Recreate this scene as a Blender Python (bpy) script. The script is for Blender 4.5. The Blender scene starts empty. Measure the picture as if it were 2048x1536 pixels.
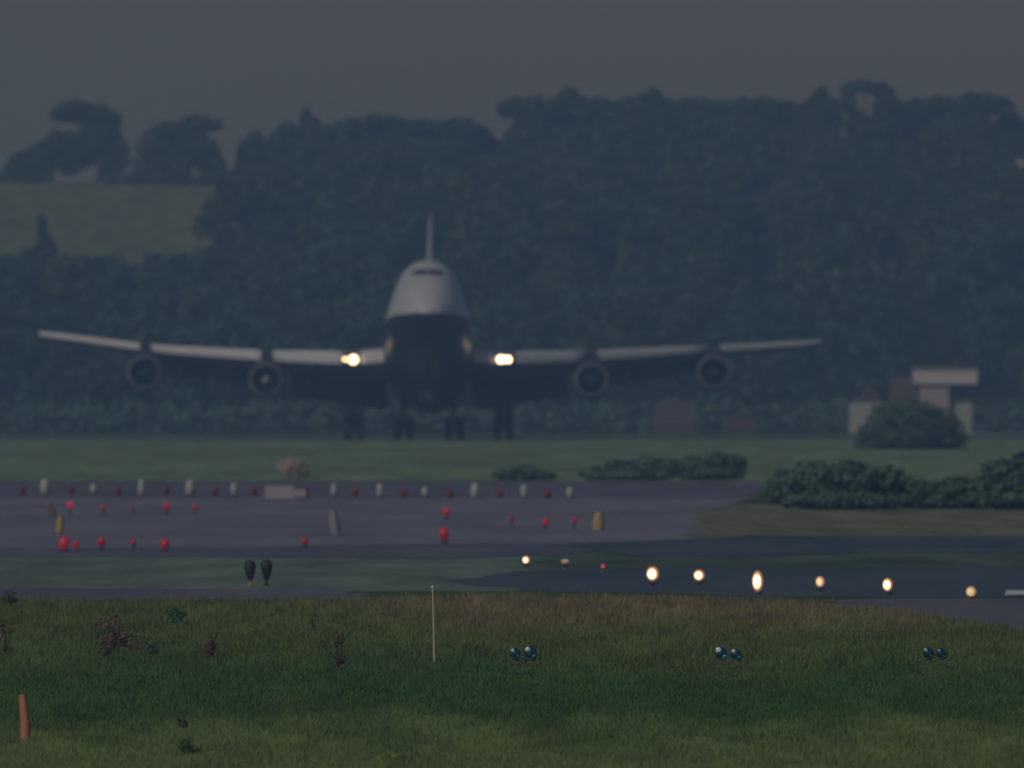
import bpy, bmesh, math, random
import numpy as np
from mathutils import Vector, Matrix

# ------------------------------------------------------------------ camera, sky, sun, exposure
S = bpy.context.scene
COL = S.collection
F = 39588.0            # focal length in pixels of the 2048 wide photograph (about a 700 mm lens)
CAM_H = 4.24           # eye height over the airfield
cam_d = bpy.data.cameras.new('camera')
cam = bpy.data.objects.new('camera', cam_d)
COL.objects.link(cam)
cam.location = (0, 0, 0)
cam.rotation_euler = (math.pi / 2, 0, 0)
cam_d.sensor_width = 36
cam_d.lens = 36 * F / 2048
cam_d.clip_start = 1.0
cam_d.clip_end = 12000
cam_d.dof.use_dof = True
cam_d.dof.focus_distance = 285
cam_d.dof.aperture_fstop = 5.6
S.camera = cam

SUN_AZ = math.radians(36)      # behind the camera, to its left
SUN_EL = math.radians(38)
to_sun = Vector((-math.sin(SUN_AZ) * math.cos(SUN_EL), -math.cos(SUN_AZ) * math.cos(SUN_EL), math.sin(SUN_EL)))

W = bpy.data.worlds.new('World')
S.world = W
W.use_nodes = True
nt = W.node_tree
for n in list(nt.nodes):
    nt.nodes.remove(n)
sky = nt.nodes.new('ShaderNodeTexSky')
sky.sky_type = 'NISHITA'
sky.sun_disc = False
sky.sun_elevation = SUN_EL
sky.sun_rotation = math.pi + SUN_AZ
sky.air_density = 0.9
sky.dust_density = 1.2
sky.ozone_density = 6.5
bg = nt.nodes.new('ShaderNodeBackground')
bg.inputs["Strength"].default_value = 0.075
wo = nt.nodes.new('ShaderNodeOutputWorld')
tint_ = nt.nodes.new('ShaderNodeVectorMath'); tint_.operation = 'MULTIPLY'     # faintly mauve overcast tone of the whole sky
tint_.inputs[1].default_value = (1.06, .97, 1.06)
nt.links.new(sky.outputs[0], tint_.inputs[0])
nt.links.new(tint_.outputs[0], bg.inputs[0])
nt.links.new(bg.outputs[0], wo.inputs[0])

sun_d = bpy.data.lights.new('sun', 'SUN')
sun = bpy.data.objects.new('sun', sun_d)
COL.objects.link(sun)
sun_d.energy = 3.1
sun_d.angle = math.radians(0.6)
sun_d.color = (1.0, 0.97, 0.95)
sun.rotation_euler = to_sun.to_track_quat('Z', 'Y').to_euler()
sun.location = (-30, -30, 40)

S.view_settings.view_transform = 'Standard'
S.view_settings.look = 'None'
S.view_settings.exposure = -1.66
S.view_settings.gamma = 1.0
S.view_settings.use_curve_mapping = False
S.render.engine = 'CYCLES'
S.cycles.use_denoising = True
S.cycles.volume_bounces = 1
S.cycles.max_bounces = 6

HAZE_DENSITY = 4.3e-4
HAZE_COLOR = (0.42, 0.64, 1.0)

# ------------------------------------------------------------------ helpers
rng = np.random.default_rng(7)
random.seed(7)


def at(px, py, d):
    return Vector(((px - 1024) / F * d, d, (768 - py) / F * d))


def PX(px, d):
    return (px - 1024) / F * d


def ground_d(py):
    return F * CAM_H / (py - 768)


def tag(o, label=None, cat=None, group=None, kind=None):
    if label: o['label'] = label
    if cat: o['category'] = cat
    if group: o['group'] = group
    if kind: o['kind'] = kind
    return o


def empty(name, loc=(0, 0, 0), parent=None, rot=(0, 0, 0)):
    o = bpy.data.objects.new(name, None)
    o.empty_display_size = 0.2
    COL.objects.link(o)
    o.location = loc
    o.rotation_euler = rot
    if parent: o.parent = parent
    return o


def link(name, me, parent=None, loc=(0, 0, 0), rot=(0, 0, 0)):
    o = bpy.data.objects.new(name, me)
    COL.objects.link(o)
    o.location = loc
    o.rotation_euler = rot
    if parent: o.parent = parent
    return o


def quads_mesh(name, V, n_per=4, mat=None, tint=None):
    """big mesh of separate n-gons: V is (m*n_per, 3); tint per face"""
    m = len(V) // n_per
    me = bpy.data.meshes.new(name)
    me.vertices.add(len(V))
    me.vertices.foreach_set('co', np.asarray(V, dtype=np.float32).ravel())
    me.loops.add(m * n_per)
    me.loops.foreach_set('vertex_index', np.arange(m * n_per, dtype=np.int32))
    me.polygons.add(m)
    me.polygons.foreach_set('loop_start', np.arange(0, m * n_per, n_per, dtype=np.int32))
    me.update(calc_edges=True)
    me.validate()
    if tint is not None:
        a = me.attributes.new('tint', 'FLOAT_COLOR', 'POINT')
        c = np.ones((m, n_per, 4), dtype=np.float32)
        c[:, :, :3] = tint[:, None, :]
        a.data.foreach_set('color', c.ravel())
    if mat: me.materials.append(mat)
    return me


class MB:
    """collects simple solids into one mesh"""
    def __init__(s):
        s.v, s.f, s.m, s.cur = [], [], [], 0

    def add(s, vs, fs):
        o = len(s.v)
        s.v += [tuple(v) for v in vs]
        s.f += [tuple(i + o for i in f) for f in fs]
        s.m += [s.cur] * len(fs)
        return s

    def box(s, x0, x1, y0, y1, z0, z1):
        vs = [(x, y, z) for z in (z0, z1) for y in (y0, y1) for x in (x0, x1)]
        return s.add(vs, [(0, 2, 3, 1), (4, 5, 7, 6), (0, 1, 5, 4), (2, 6, 7, 3), (0, 4, 6, 2), (1, 3, 7, 5)])

    def loft(s, rings, cap0=True, cap1=True):
        n = len(rings[0])
        vs = [p for r in rings for p in r]
        fs = []
        for i in range(len(rings) - 1):
            for j in range(n):
                k = (j + 1) % n
                fs.append((i * n + j, i * n + k, (i + 1) * n + k, (i + 1) * n + j))
        if cap0: fs.append(tuple(reversed(range(n))))
        if cap1: fs.append(tuple((len(rings) - 1) * n + j for j in range(n)))
        return s.add(vs, fs)

    def tube(s, pts, radii, n=10):
        rings = []
        P = [Vector(p) for p in pts]
        for i, p in enumerate(P):
            t = (P[min(i + 1, len(P) - 1)] - P[max(i - 1, 0)]).normalized()
            a = t.cross(Vector((0, 1, 0)) if abs(t.y) < .9 else Vector((1, 0, 0))).normalized()
            b = t.cross(a)
            r = radii[i] if hasattr(radii, '__len__') else radii
            rings.append([p + (a * math.cos(2 * math.pi * k / n) + b * math.sin(2 * math.pi * k / n)) * r for k in range(n)])
        return s.loft(rings)

    def lathe(s, prof, axis='z', n=24, c=(0, 0, 0), cap0=False, cap1=False):
        """prof: list of (pos along axis, radius)"""
        rings = []
        for a, r in prof:
            ring = []
            for k in range(n):
                t = 2 * math.pi * k / n
                u, w = r * math.cos(t), r * math.sin(t)
                p = {'z': (u, w, a), 'y': (u, a, w), 'x': (a, u, w)}[axis]
                ring.append((p[0] + c[0], p[1] + c[1], p[2] + c[2]))
            rings.append(ring)
        return s.loft(rings, cap0, cap1)

    def build(s, name, mats, parent=None, loc=(0, 0, 0), rot=(0, 0, 0), smooth=False, bevel=0):
        me = bpy.data.meshes.new(name)
        me.from_pydata(s.v, [], s.f)
        if not isinstance(mats, (list, tuple)): mats = [mats]
        for m in mats: me.materials.append(m)
        me.polygons.foreach_set('material_index', s.m)
        bm = bmesh.new(); bm.from_mesh(me)
        bmesh.ops.recalc_face_normals(bm, faces=bm.faces)
        if bevel:
            bmesh.ops.bevel(bm, geom=[e for e in bm.edges if e.is_manifold and e.calc_face_angle(0) > .6], offset=bevel, segments=2, affect='EDGES')
        bm.to_mesh(me); bm.free()
        if smooth:
            me.polygons.foreach_set('use_smooth', [True] * len(me.polygons))
            me.set_sharp_from_angle(angle=math.radians(55))
        me.update()
        return link(name, me, parent, loc, rot)


def copy_tree(o, parent=None):
    c = o.copy()
    COL.objects.link(c)
    if parent: c.parent = parent
    for ch in list(o.children):
        copy_tree(ch, c)
    return c


# ---- value noise for scatter and colour patches
_NT = rng.random((256, 256))


def vnoise(x, y):
    x = np.asarray(x, float); y = np.asarray(y, float)
    xi = np.floor(x).astype(int); yi = np.floor(y).astype(int)
    fx = x - xi; fy = y - yi
    fx = fx * fx * (3 - 2 * fx); fy = fy * fy * (3 - 2 * fy)
    g = lambda a, b: _NT[a % 256, b % 256]
    return (g(xi, yi) * (1 - fx) + g(xi + 1, yi) * fx) * (1 - fy) + (g(xi, yi + 1) * (1 - fx) + g(xi + 1, yi + 1) * fx) * fy


def fnoise(x, y, o=3):
    t, a, s = 0, 0.5, 0
    for k in range(o):
        t = t + a * vnoise(x * 2 ** k + 17.3 * k, y * 2 ** k + 5.1 * k); s += a; a *= .5
    return t / s


# ------------------------------------------------------------------ materials
def new_mat(name):
    m = bpy.data.materials.new(name)
    m.use_nodes = True
    return m, m.node_tree, m.node_tree.nodes['Principled BSDF']


def paint(name, col, rough=.45, metal=0., vary=.12, scale=6., spec=.5, emit=None, estr=0.):
    m, t, b = new_mat(name)
    tc = t.nodes.new('ShaderNodeTexCoord')
    nz = t.nodes.new('ShaderNodeTexNoise'); nz.inputs['Scale'].default_value = scale; nz.inputs['Detail'].default_value = 5
    t.links.new(tc.outputs['Object'], nz.inputs['Vector'])
    mx = t.nodes.new('ShaderNodeMix'); mx.data_type = 'RGBA'
    mx.inputs[6].default_value = (*[c * (1 - vary) for c in col], 1)
    mx.inputs[7].default_value = (*[min(1, c * (1 + vary)) for c in col], 1)
    t.links.new(nz.outputs['Fac'], mx.inputs[0])
    t.links.new(mx.outputs[2], b.inputs['Base Color'])
    b.inputs['Roughness'].default_value = rough
    b.inputs['Metallic'].default_value = metal
    b.inputs['Specular IOR Level'].default_value = spec
    if emit:
        b.inputs['Emission Color'].default_value = (*emit, 1)
        b.inputs['Emission Strength'].default_value = estr
    return m


def leaf_mat(name, trans=.2, up=False):
    m, t, b = new_mat(name)
    t.nodes.remove(b)
    out = t.nodes['Material Output']
    at_ = t.nodes.new('ShaderNodeAttribute'); at_.attribute_name = 'tint'
    d = t.nodes.new('ShaderNodeBsdfDiffuse')
    tr = t.nodes.new('ShaderNodeBsdfTranslucent')
    mx = t.nodes.new('ShaderNodeMixShader'); mx.inputs[0].default_value = trans
    t.links.new(at_.outputs['Color'], d.inputs['Color'])
    t.links.new(at_.outputs['Color'], tr.inputs['Color'])
    t.links.new(d.outputs[0], mx.inputs[1]); t.links.new(tr.outputs[0], mx.inputs[2])
    if up:      # soft turf shading: blades lit like the sward they make up
        cv = t.nodes.new('ShaderNodeCombineXYZ'); cv.inputs[2].default_value = 1
        t.links.new(cv.outputs[0], d.inputs['Normal'])
    t.links.new(mx.outputs[0], out.inputs['Surface'])
    return m


def pavement_mat(name, col, col2, rough, scale=(.3, .03, 1), spec=.5):
    m, t, b = new_mat(name)
    tc = t.nodes.new('ShaderNodeTexCoord')
    mp = t.nodes.new('ShaderNodeMapping'); mp.inputs['Scale'].default_value = scale
    nz = t.nodes.new('ShaderNodeTexNoise'); nz.inputs['Scale'].default_value = 1; nz.inputs['Detail'].default_value = 6
    t.links.new(tc.outputs['Object'], mp.inputs[0]); t.links.new(mp.outputs[0], nz.inputs['Vector'])
    rp = t.nodes.new('ShaderNodeMapRange'); rp.inputs[1].default_value = .35; rp.inputs[2].default_value = .65
    t.links.new(nz.outputs['Fac'], rp.inputs[0])
    mx = t.nodes.new('ShaderNodeMix'); mx.data_type = 'RGBA'
    mx.inputs[6].default_value = (*col, 1); mx.inputs[7].default_value = (*col2, 1)
    t.links.new(rp.outputs[0], mx.inputs[0]); t.links.new(mx.outputs[2], b.inputs['Base Color'])
    b.inputs['Roughness'].default_value = rough
    b.inputs['Specular IOR Level'].default_value = spec
    return m


def ground_mat():
    m, t, b = new_mat('grassland')
    at_ = t.nodes.new('ShaderNodeAttribute'); at_.attribute_name = 'tint'
    tc = t.nodes.new('ShaderNodeTexCoord')
    mp = t.nodes.new('ShaderNodeMapping'); mp.inputs['Scale'].default_value = (.5, .05, .5)
    nz = t.nodes.new('ShaderNodeTexNoise'); nz.inputs['Scale'].default_value = 1; nz.inputs['Detail'].default_value = 7
    t.links.new(tc.outputs['Object'], mp.inputs[0]); t.links.new(mp.outputs[0], nz.inputs['Vector'])
    rp = t.nodes.new('ShaderNodeMapRange'); rp.inputs[1].default_value = .3; rp.inputs[2].default_value = .7
    rp.inputs[3].default_value = .7; rp.inputs[4].default_value = 1.3
    t.links.new(nz.outputs['Fac'], rp.inputs[0])
    mx = t.nodes.new('ShaderNodeVectorMath'); mx.operation = 'SCALE'
    t.links.new(at_.outputs['Color'], mx.inputs[0]); t.links.new(rp.outputs[0], mx.inputs['Scale'])
    t.links.new(mx.outputs[0], b.inputs['Base Color'])
    b.inputs['Roughness'].default_value = 1
    b.inputs['Specular IOR Level'].default_value = 0
    return m


def livery_mat():
    """pearl grey upper fuselage over midnight blue, the paint line dipping to the nose"""
    m, t, b = new_mat('fuselage_paint')
    tc = t.nodes.new('ShaderNodeTexCoord')
    sp = t.nodes.new('ShaderNodeSeparateXYZ'); t.links.new(tc.outputs['Object'], sp.inputs[0])
    # distance from the nose tip s = y + 33.2 ; line z = 6.55 - .62*clamp(1 - s/9)
    rp = t.nodes.new('ShaderNodeMapRange'); rp.inputs[1].default_value = -33.2; rp.inputs[2].default_value = -24.2
    rp.inputs[3].default_value = 6.1; rp.inputs[4].default_value = 6.48
    t.links.new(sp.outputs['Y'], rp.inputs[0])
    cm = t.nodes.new('ShaderNodeMath'); cm.operation = 'GREATER_THAN'
    t.links.new(sp.outputs['Z'], cm.inputs[0]); t.links.new(rp.outputs[0], cm.inputs[1])
    nz = t.nodes.new('ShaderNodeTexNoise'); nz.inputs['Scale'].default_value = 1.2; nz.inputs['Detail'].default_value = 5
    t.links.new(tc.outputs['Object'], nz.inputs['Vector'])
    g = t.nodes.new('ShaderNodeMix'); g.data_type = 'RGBA'
    g.inputs[6].default_value = (.46, .49, .53, 1); g.inputs[7].default_value = (.56, .59, .62, 1)
    t.links.new(nz.outputs['Fac'], g.inputs[0])
    mx = t.nodes.new('ShaderNodeMix'); mx.data_type = 'RGBA'
    mx.inputs[6].default_value = (.010, .014, .035, 1)
    t.links.new(cm.outputs[0], mx.inputs[0]); t.links.new(g.outputs[2], mx.inputs[7])
    t.links.new(mx.outputs[2], b.inputs['Base Color'])
    b.inputs['Roughness'].default_value = .38
    b.inputs['Specular IOR Level'].default_value = .35
    return m


M = {}
M['ground'] = ground_mat()
M['leaf'] = leaf_mat('leaves')
M['grass'] = leaf_mat('grass_blades', trans=.45)
M['weed'] = leaf_mat('weed_leaves', trans=.4)
M['bark'] = paint('bark', (.05, .042, .034), .9, scale=3)
M['concrete'] = pavement_mat('worn_concrete', (.19, .175, .195), (.255, .24, .255), .5, spec=.12)
M['asphalt'] = pavement_mat('mirage_blue_asphalt', (.075, .11, .135), (.105, .142, .165), .8, spec=0)  # blue of the mirage reflection is put into this asphalt colour
M['shoulder'] = pavement_mat('mirage_dark_concrete', (.12, .112, .13), (.172, .162, .178), .5, spec=.12)  # dark mirage reflection painted as a concrete tone
M['path'] = pavement_mat('path_asphalt', (.12, .11, .125), (.17, .155, .16), .6)
M['white_line'] = paint('white_marking', (.72, .72, .7), .6)
M['livery'] = livery_mat()
M['hull_grey'] = paint('pearl_grey', (.6, .61, .62), .4, scale=1.5)
M['fin_grey'] = paint('fin_blue_grey', (.36, .37, .43), .4, scale=1.5)
M['wing_under'] = paint('wing_grey', (.20, .145, .155), .5, scale=1)
M['flap'] = paint('flap_grey', (.15, .09, .10), .55, scale=2)
M['edge_metal'] = paint('leading_edge_metal', (.56, .58, .61), .4, metal=.0, scale=2)
M['navy'] = paint('midnight_blue', (.012, .016, .04), .35, scale=2)
M['pylon'] = paint('pylon_blue', (.03, .032, .05), .4, scale=2)
M['lip'] = paint('intake_lip_metal', (.28, .26, .265), .45, metal=.0, scale=3)
M['fan'] = paint('fan_dark', (.004, .004, .006), .8, scale=8)
M['spinner'] = paint('spinner_grey', (.035, .035, .04), .4, scale=8)
M['glass_dark'] = paint('cockpit_glass', (.008, .009, .012), .12, scale=4)
M['tyre'] = paint('tyre_rubber', (.014, .014, .016), .8, scale=8)
M['strut'] = paint('gear_steel', (.09, .08, .08), .45, metal=.2, scale=6)
M['door'] = paint('gear_door', (.16, .12, .12), .5, scale=2)
M['lamp_body'] = paint('lamp_housing', (.12, .115, .125), .5, scale=10)
M['dark_metal'] = paint('dark_housing', (.024, .022, .026), .6, scale=10)
M['yellow'] = paint('yellow_paint', (.42, .3, .05), .55, scale=10)
M['orange'] = paint('orange_plastic', (.52, .20, .11), .5, scale=9)
M['white_paint'] = paint('white_paint', (.40, .42, .37), .5, scale=6)
M['red_paint'] = paint('red_paint', (.20, .018, .03), .5, scale=6)
M['render'] = paint('pale_render', (.38, .34, .345), .85, scale=1.2, vary=.2)
M['render_green'] = paint('limewash', (.36, .40, .34), .85, scale=1.2, vary=.2)
M['tiles'] = paint('red_brown_tiles', (.085, .056, .056), .85, scale=3, vary=.3)
M['brick'] = paint('old_brick', (.10, .07, .065), .9, scale=4, vary=.3)
M['wood_dark'] = paint('dark_timber', (.05, .035, .035), .8, scale=4)
M['pole'] = paint('pale_cane', (.55, .5, .32), .6, scale=14)


def glow(name, col, strength):
    return paint(name, tuple(c * .5 for c in col), .3, emit=col, estr=strength)


# ------------------------------------------------------------------ terrain
LIP = 1380.0
_HD = np.array([-400, 0, 1000, 1150, 1300, 1380, 1430, 1480, 1600, 1760, 1900, 2060, 2300, 2500, 2750, 2830, 3100, 3600, 4500])
_HZ = np.array([-4.24, -4.24, -4.24, -4.22, -4.10, -4.02, -4.10, -4.24, -4.24, -4.45, -4.75, -5.0, 8.0, 16.3, 28.2, 28.6, 24, 8, -5.0])


def ground_z(x, d):
    z = np.interp(d, _HD, _HZ)
    lipn = np.exp(-((d - 1340) / 120.0) ** 2) * (fnoise(x * .12 + 40, d * .004) - .5) * .10
    k = np.clip((d - 2100) / 500, 0, 1)
    tilt = -k * np.clip((x + 70) / 27, 0, 1) * .5
    return z + lipn + tilt


def build_ground():
    ds = np.unique(np.concatenate([np.arange(-60, 200, 26), np.arange(200, 420, 2.0), np.arange(420, 1000, 8), np.arange(1000, 1500, 10),
                                   np.arange(1500, 2100, 20), np.arange(2100, 2900, 20), np.arange(2900, 4401, 100)]).round(3))
    xs = np.unique(np.concatenate([np.arange(-2400, -200, 200), np.arange(-200, -60, 10), np.arange(-60, 60.1, 1.0), np.arange(70, 201, 10), np.arange(400, 2401, 200)]).round(3))
    Xg, Dg = np.meshgrid(xs, ds)
    Z = ground_z(Xg, Dg)
    V = np.stack([Xg, Dg, Z], -1).reshape(-1, 3)
    nx, nd = len(xs), len(ds)
    i = np.arange((nd - 1) * (nx - 1)); r = i // (nx - 1); c = i % (nx - 1)
    Q = np.stack([r * nx + c, r * nx + c + 1, (r + 1) * nx + c + 1, (r + 1) * nx + c], -1)
    me = bpy.data.meshes.new('ground')
    me.vertices.add(len(V)); me.vertices.foreach_set('co', V.astype(np.float32).ravel())
    me.loops.add(Q.size); me.loops.foreach_set('vertex_index', Q.astype(np.int32).ravel())
    me.polygons.add(len(Q)); me.polygons.foreach_set('loop_start', np.arange(0, Q.size, 4, dtype=np.int32))
    me.update(calc_edges=True)
    me.polygons.foreach_set('use_smooth', [True] * len(Q))
    # ground cover: the colour of what grows where
    x, d = V[:, 0], V[:, 1]
    n = fnoise(x * .25, d * .02)[:, None]
    base = np.tile(np.array([.075, .105, .055]), (len(V), 1))
    near = np.array([.11, .13, .055]); lush = np.array([.06, .12, .05])
    base = np.where((d < 420)[:, None], near * (1 - n) + lush * n, base)
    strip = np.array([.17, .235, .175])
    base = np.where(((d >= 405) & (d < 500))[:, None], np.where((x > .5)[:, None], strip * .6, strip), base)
    olive = np.array([.19, .20, .125])
    base = np.where(((d >= 500) & (d < 700))[:, None], olive, base)
    bank = np.array([.18, .255, .135]) * (.8 + .5 * n)
    base = np.where(((d >= 840) & (d < 1600))[:, None], bank, base)
    field = np.array([.185, .225, .095]) * (.85 + .3 * n)
    wood = np.array([.02, .026, .014])
    hill = (d >= 1900)[:, None]
    base = np.where(hill, wood, base)
    infield = ((d > 2420) & (x < -38))[:, None]
    base = np.where(infield, field, base)
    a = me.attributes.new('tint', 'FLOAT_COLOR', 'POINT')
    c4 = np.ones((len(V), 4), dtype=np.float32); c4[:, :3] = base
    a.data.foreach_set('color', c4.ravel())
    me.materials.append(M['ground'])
    return tag(link('ground', me), 'grassy airfield ground rising into a wooded hill', kind='structure')


build_ground()


def sheet(name, pts, mat, lift, label):
    """flat pavement sheet from ground corner points (x, d), finely cut edge"""
    me = bpy.data.meshes.new(name)
    P = []
    n = len(pts)
    for i in range(n):
        a, b = pts[i], pts[(i + 1) % n]
        L = math.hypot(b[0] - a[0], b[1] - a[1])
        k = max(1, min(60, int(L / 4)))
        for j in range(k):
            t = j / k
            w = 0 if j == 0 or 'marking' in name or abs(a[0]) > 40 and abs(b[0]) > 40 else 1
            P.append((a[0] + (b[0] - a[0]) * t + w * random.uniform(-.5, .5), a[1] + (b[1] - a[1]) * t + w * random.uniform(-2, 2)))
    bm = bmesh.new()
    vs = [bm.verts.new((x, d, -CAM_H + lift)) for x, d in P]
    f = bm.faces.new(vs)
    bmesh.ops.triangulate(bm, faces=[f])
    bmesh.ops.recalc_face_normals(bm, faces=bm.faces)
    if bm.faces and sum(f.normal.z for f in bm.faces) < 0:
        bmesh.ops.reverse_faces(bm, faces=bm.faces)
    bm.to_mesh(me); bm.free()
    me.materials.append(mat)
    return tag(link(name, me), label, kind='structure')


def gp(px, py):
    d = ground_d(py)
    return (PX(px, d), d)


sheet('apron', [gp(-1600, 963), gp(1000, 963), gp(1530, 966), gp(1500, 1000), gp(1400, 1022), gp(1385, 1076), gp(1300, 1100), gp(900, 1116), gp(400, 1112), gp(-1600, 1116)],
      M['concrete'], .004, 'wide grey concrete apron beyond the green strip')
sheet('apron_mirage_band', [gp(-1600, 962), gp(1000, 962), gp(1530, 965), gp(1510, 998), gp(1000, 996), gp(-1600, 996)], M['shoulder'], .008, 'dark mirage reflection painted as a strip along the far edge of the apron')  # far mirage band, its dark reflection put into the strip's colour
sheet('apron_mirage_band', [gp(-1600, 1095), gp(300, 1096), gp(1300, 1082), gp(1300, 1101), gp(900, 1117), gp(400, 1113), gp(-1600, 1118)], M['shoulder'], .008, 'dark mirage reflection painted as a strip along the near edge of the apron')  # near mirage band, likewise a reflection laid on as darker colour
sheet('runway', [gp(900, 1160), gp(1020, 1146), gp(1200, 1132), gp(3200, 1134), gp(3200, 1196), gp(1500, 1193), gp(1100, 1184), gp(950, 1172)],
      M['asphalt'], .008, 'dark runway strip painted mirage blue, with the row of lit edge lights')  # reflected bluish dark comes from the asphalt colour, not from water
sheet('runway_mirage_band', [gp(1090, 1092), gp(1330, 1080), gp(1500, 1072), gp(3200, 1072), gp(3200, 1104), gp(1800, 1106), gp(1500, 1112), gp(1250, 1112)],
      M['asphalt'], .012, 'narrow dark mirage band painted beyond the runway')  # bluish mirage band, laid in as a dark pavement sheet
sheet('path', [gp(-1600, 1176), gp(300, 1177), gp(720, 1182), gp(700, 1200), gp(-1600, 1200)],
      M['path'], .008, 'thin grey service path behind the near grass')
sheet('pavement', [gp(1640, 1201), gp(1800, 1198), gp(3200, 1197), gp(3200, 1300), gp(2048, 1275), gp(1800, 1230)],
      M['path'], .016, 'purplish grey pavement beside the near grass')
sheet('landing_runway', [(-300, 1490), (300, 1490), (300, 1560), (-300, 1560)], M['asphalt'], .004, 'far runway under the airliner wheels')
sheet('runway_marking', [gp(2008, 1192), gp(2110, 1190), gp(2110, 1183), gp(2014, 1182)], M['white_line'], .020, 'white painted bar on the runway')

# ------------------------------------------------------------------ foliage
def leaf_cloud(lobes, n, size, flat=.55):
    """leaf-sized quads spread through a set of ellipsoid lobes (cx,cy,cz,rx,ry,rz) -> (4n,3), shade value per leaf"""
    L = np.array(lobes, float)
    wts = (L[:, 3] * L[:, 5] + L[:, 3] * L[:, 4]); wts = wts / wts.sum()
    idx = rng.choice(len(L), n, p=wts)
    dirs = rng.normal(size=(n, 3)); dirs /= np.linalg.norm(dirs, axis=1)[:, None]
    rad = 1 - np.abs(rng.normal(0, .22, n)); rad = np.clip(rad, .05, 1)
    # clumps: push shells in and out with direction noise
    cl = fnoise(dirs[:, 0] * 3 + idx * 7.7 + 50, dirs[:, 2] * 3 + dirs[:, 1] * 2.3 + 50, 2)
    rad = rad * (.78 + .40 * cl)
    C = L[idx, :3] + dirs * rad[:, None] * L[idx, 3:6]
    nrm = dirs * .7 + rng.normal(size=(n, 3)) * .6
    nrm /= np.linalg.norm(nrm, axis=1)[:, None]
    a = np.cross(nrm, rng.normal(size=(n, 3))); a /= np.linalg.norm(a, axis=1)[:, None]
    b = np.cross(nrm, a)
    s = size * (.6 + .8 * rng.random(n))[:, None]
    bb = b * flat
    Q = np.stack([C - a * s, C - bb * s + nrm * s * .15, C + a * s, C + bb * s + nrm * s * .15], 1)
    return Q.reshape(-1, 3), idx


def tints(n, idx, dark, light, spread=.25):
    lobe_t = rng.random(int(idx.max()) + 1)
    t = np.clip(lobe_t[idx] * .7 + rng.random(n) * .3, 0, 1)[:, None]
    c = np.array(dark) * (1 - t) + np.array(light) * t
    return c * (1 + spread * (rng.random((n, 1)) - .5))


def auto_lobes(c, rx, rz, k=10, ry=None):
    """uneven crown: one core and k limbs' worth of lobes round it"""
    ry = ry or rx
    out = [(c[0], c[1], c[2] - rz * .05, rx * .62, ry * .62, rz * .68)]
    for i in range(k):
        t = rng.random() * 2 * math.pi
        h = rng.uniform(-.65, .72)
        q = math.sqrt(max(0, 1 - h * h)) * rng.uniform(.45, .75)
        r = rng.uniform(.26, .44)
        out.append((c[0] + rx * q * math.cos(t), c[1] + ry * q * math.sin(t), c[2] + rz * h, rx * r, ry * r, rz * r * .85))
    return out


def trunk_mb(base, top, r, limbs=()):
    mb = MB()
    base, top = Vector(base), Vector(top)
    mid = base.lerp(top, .5) + Vector((random.uniform(-.1, .1), 0, 0)) * r * 4
    mb.tube([base - Vector((0, 0, .3)), base.lerp(top, .1), mid, top], [r * 1.35, r, r * .75, r * .3], 8)
    for l in limbs:
        l = Vector(l)
        st = base.lerp(top, random.uniform(.45, .75))
        mb.tube([st, st.lerp(l, .5) + Vector((0, 0, .2 * r)), l], [r * .45, r * .3, r * .1], 6)
    return mb


DARK, LIGHT = (.044, .100, .052), (.076, .142, .068)


def tree(label, px_lobes, d, base_px, leaves, size, name='tree', cat='tree', group=None, dark=DARK, light=LIGHT, trunk_r=.32):
    """px_lobes: crown lobes as seen (cx, cy, rx, ry) at distance d, made round in depth"""
    k = d / F
    lobes = []
    cxm = sum(l[0] for l in px_lobes) / len(px_lobes)
    for (cx, cy, rx, ry) in px_lobes:
        lobes.append((PX(cx, d), d + rng.uniform(-.3, .3) * rx * k, (768 - cy) * k, rx * k, (rx + ry) / 2 * k, ry * k))
    bx = PX(base_px, d)
    bz = float(ground_z(bx, d))
    root = empty(name, (bx, d, bz))
    off = np.array([bx, d, bz])
    L = [tuple(np.array(l[:3]) - off) + tuple(l[3:]) for l in lobes]
    V, idx = leaf_cloud(L, leaves, size)
    me = quads_mesh('crown', V, 4, M['leaf'], tints(leaves, idx, dark, light))
    link('crown', me, root)
    top = max(L, key=lambda l: l[2])
    tm = trunk_mb((0, 0, 0), (top[0] * .6, top[1] * .6, top[2]), trunk_r, [l[:3] for l in L[:8]])
    tm.build('trunk', M['bark'], root, smooth=True)
    return tag(root, label, cat, group)


def auto_px(cx, top, w, base, k=9, flat=0):
    """crown lobes in view units for a plain rounded tree"""
    h = base - top
    if flat:
        w *= 1.35
        return [(cx, top + h * .55, w * .5, h * .42)] + [(cx + w * (q - 2.5) / 6.5 + rng.uniform(-8, 8), top + rng.uniform(16, 30), w * rng.uniform(.13, .24), rng.uniform(14, 24)) for q in range(6)]
    out = [(cx, top + h * .52, w * .46, h * .40)]
    out.append((cx + rng.uniform(-.08, .08) * w, top + h * .20, w * .32, h * .20))
    out.append((cx - w * .28, top + h * .30, w * .24, h * .17))
    out.append((cx + w * .28, top + h * .28, w * .24, h * .17))
    for i in range(k):
        t = 2 * math.pi * (i + rng.random()) / k
        r = rng.uniform(.16, .25)
        out.append((cx + math.cos(t) * w * .3, top + h * .5 + math.sin(t) * h * .26, w * r, h * r))
    return out


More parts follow.
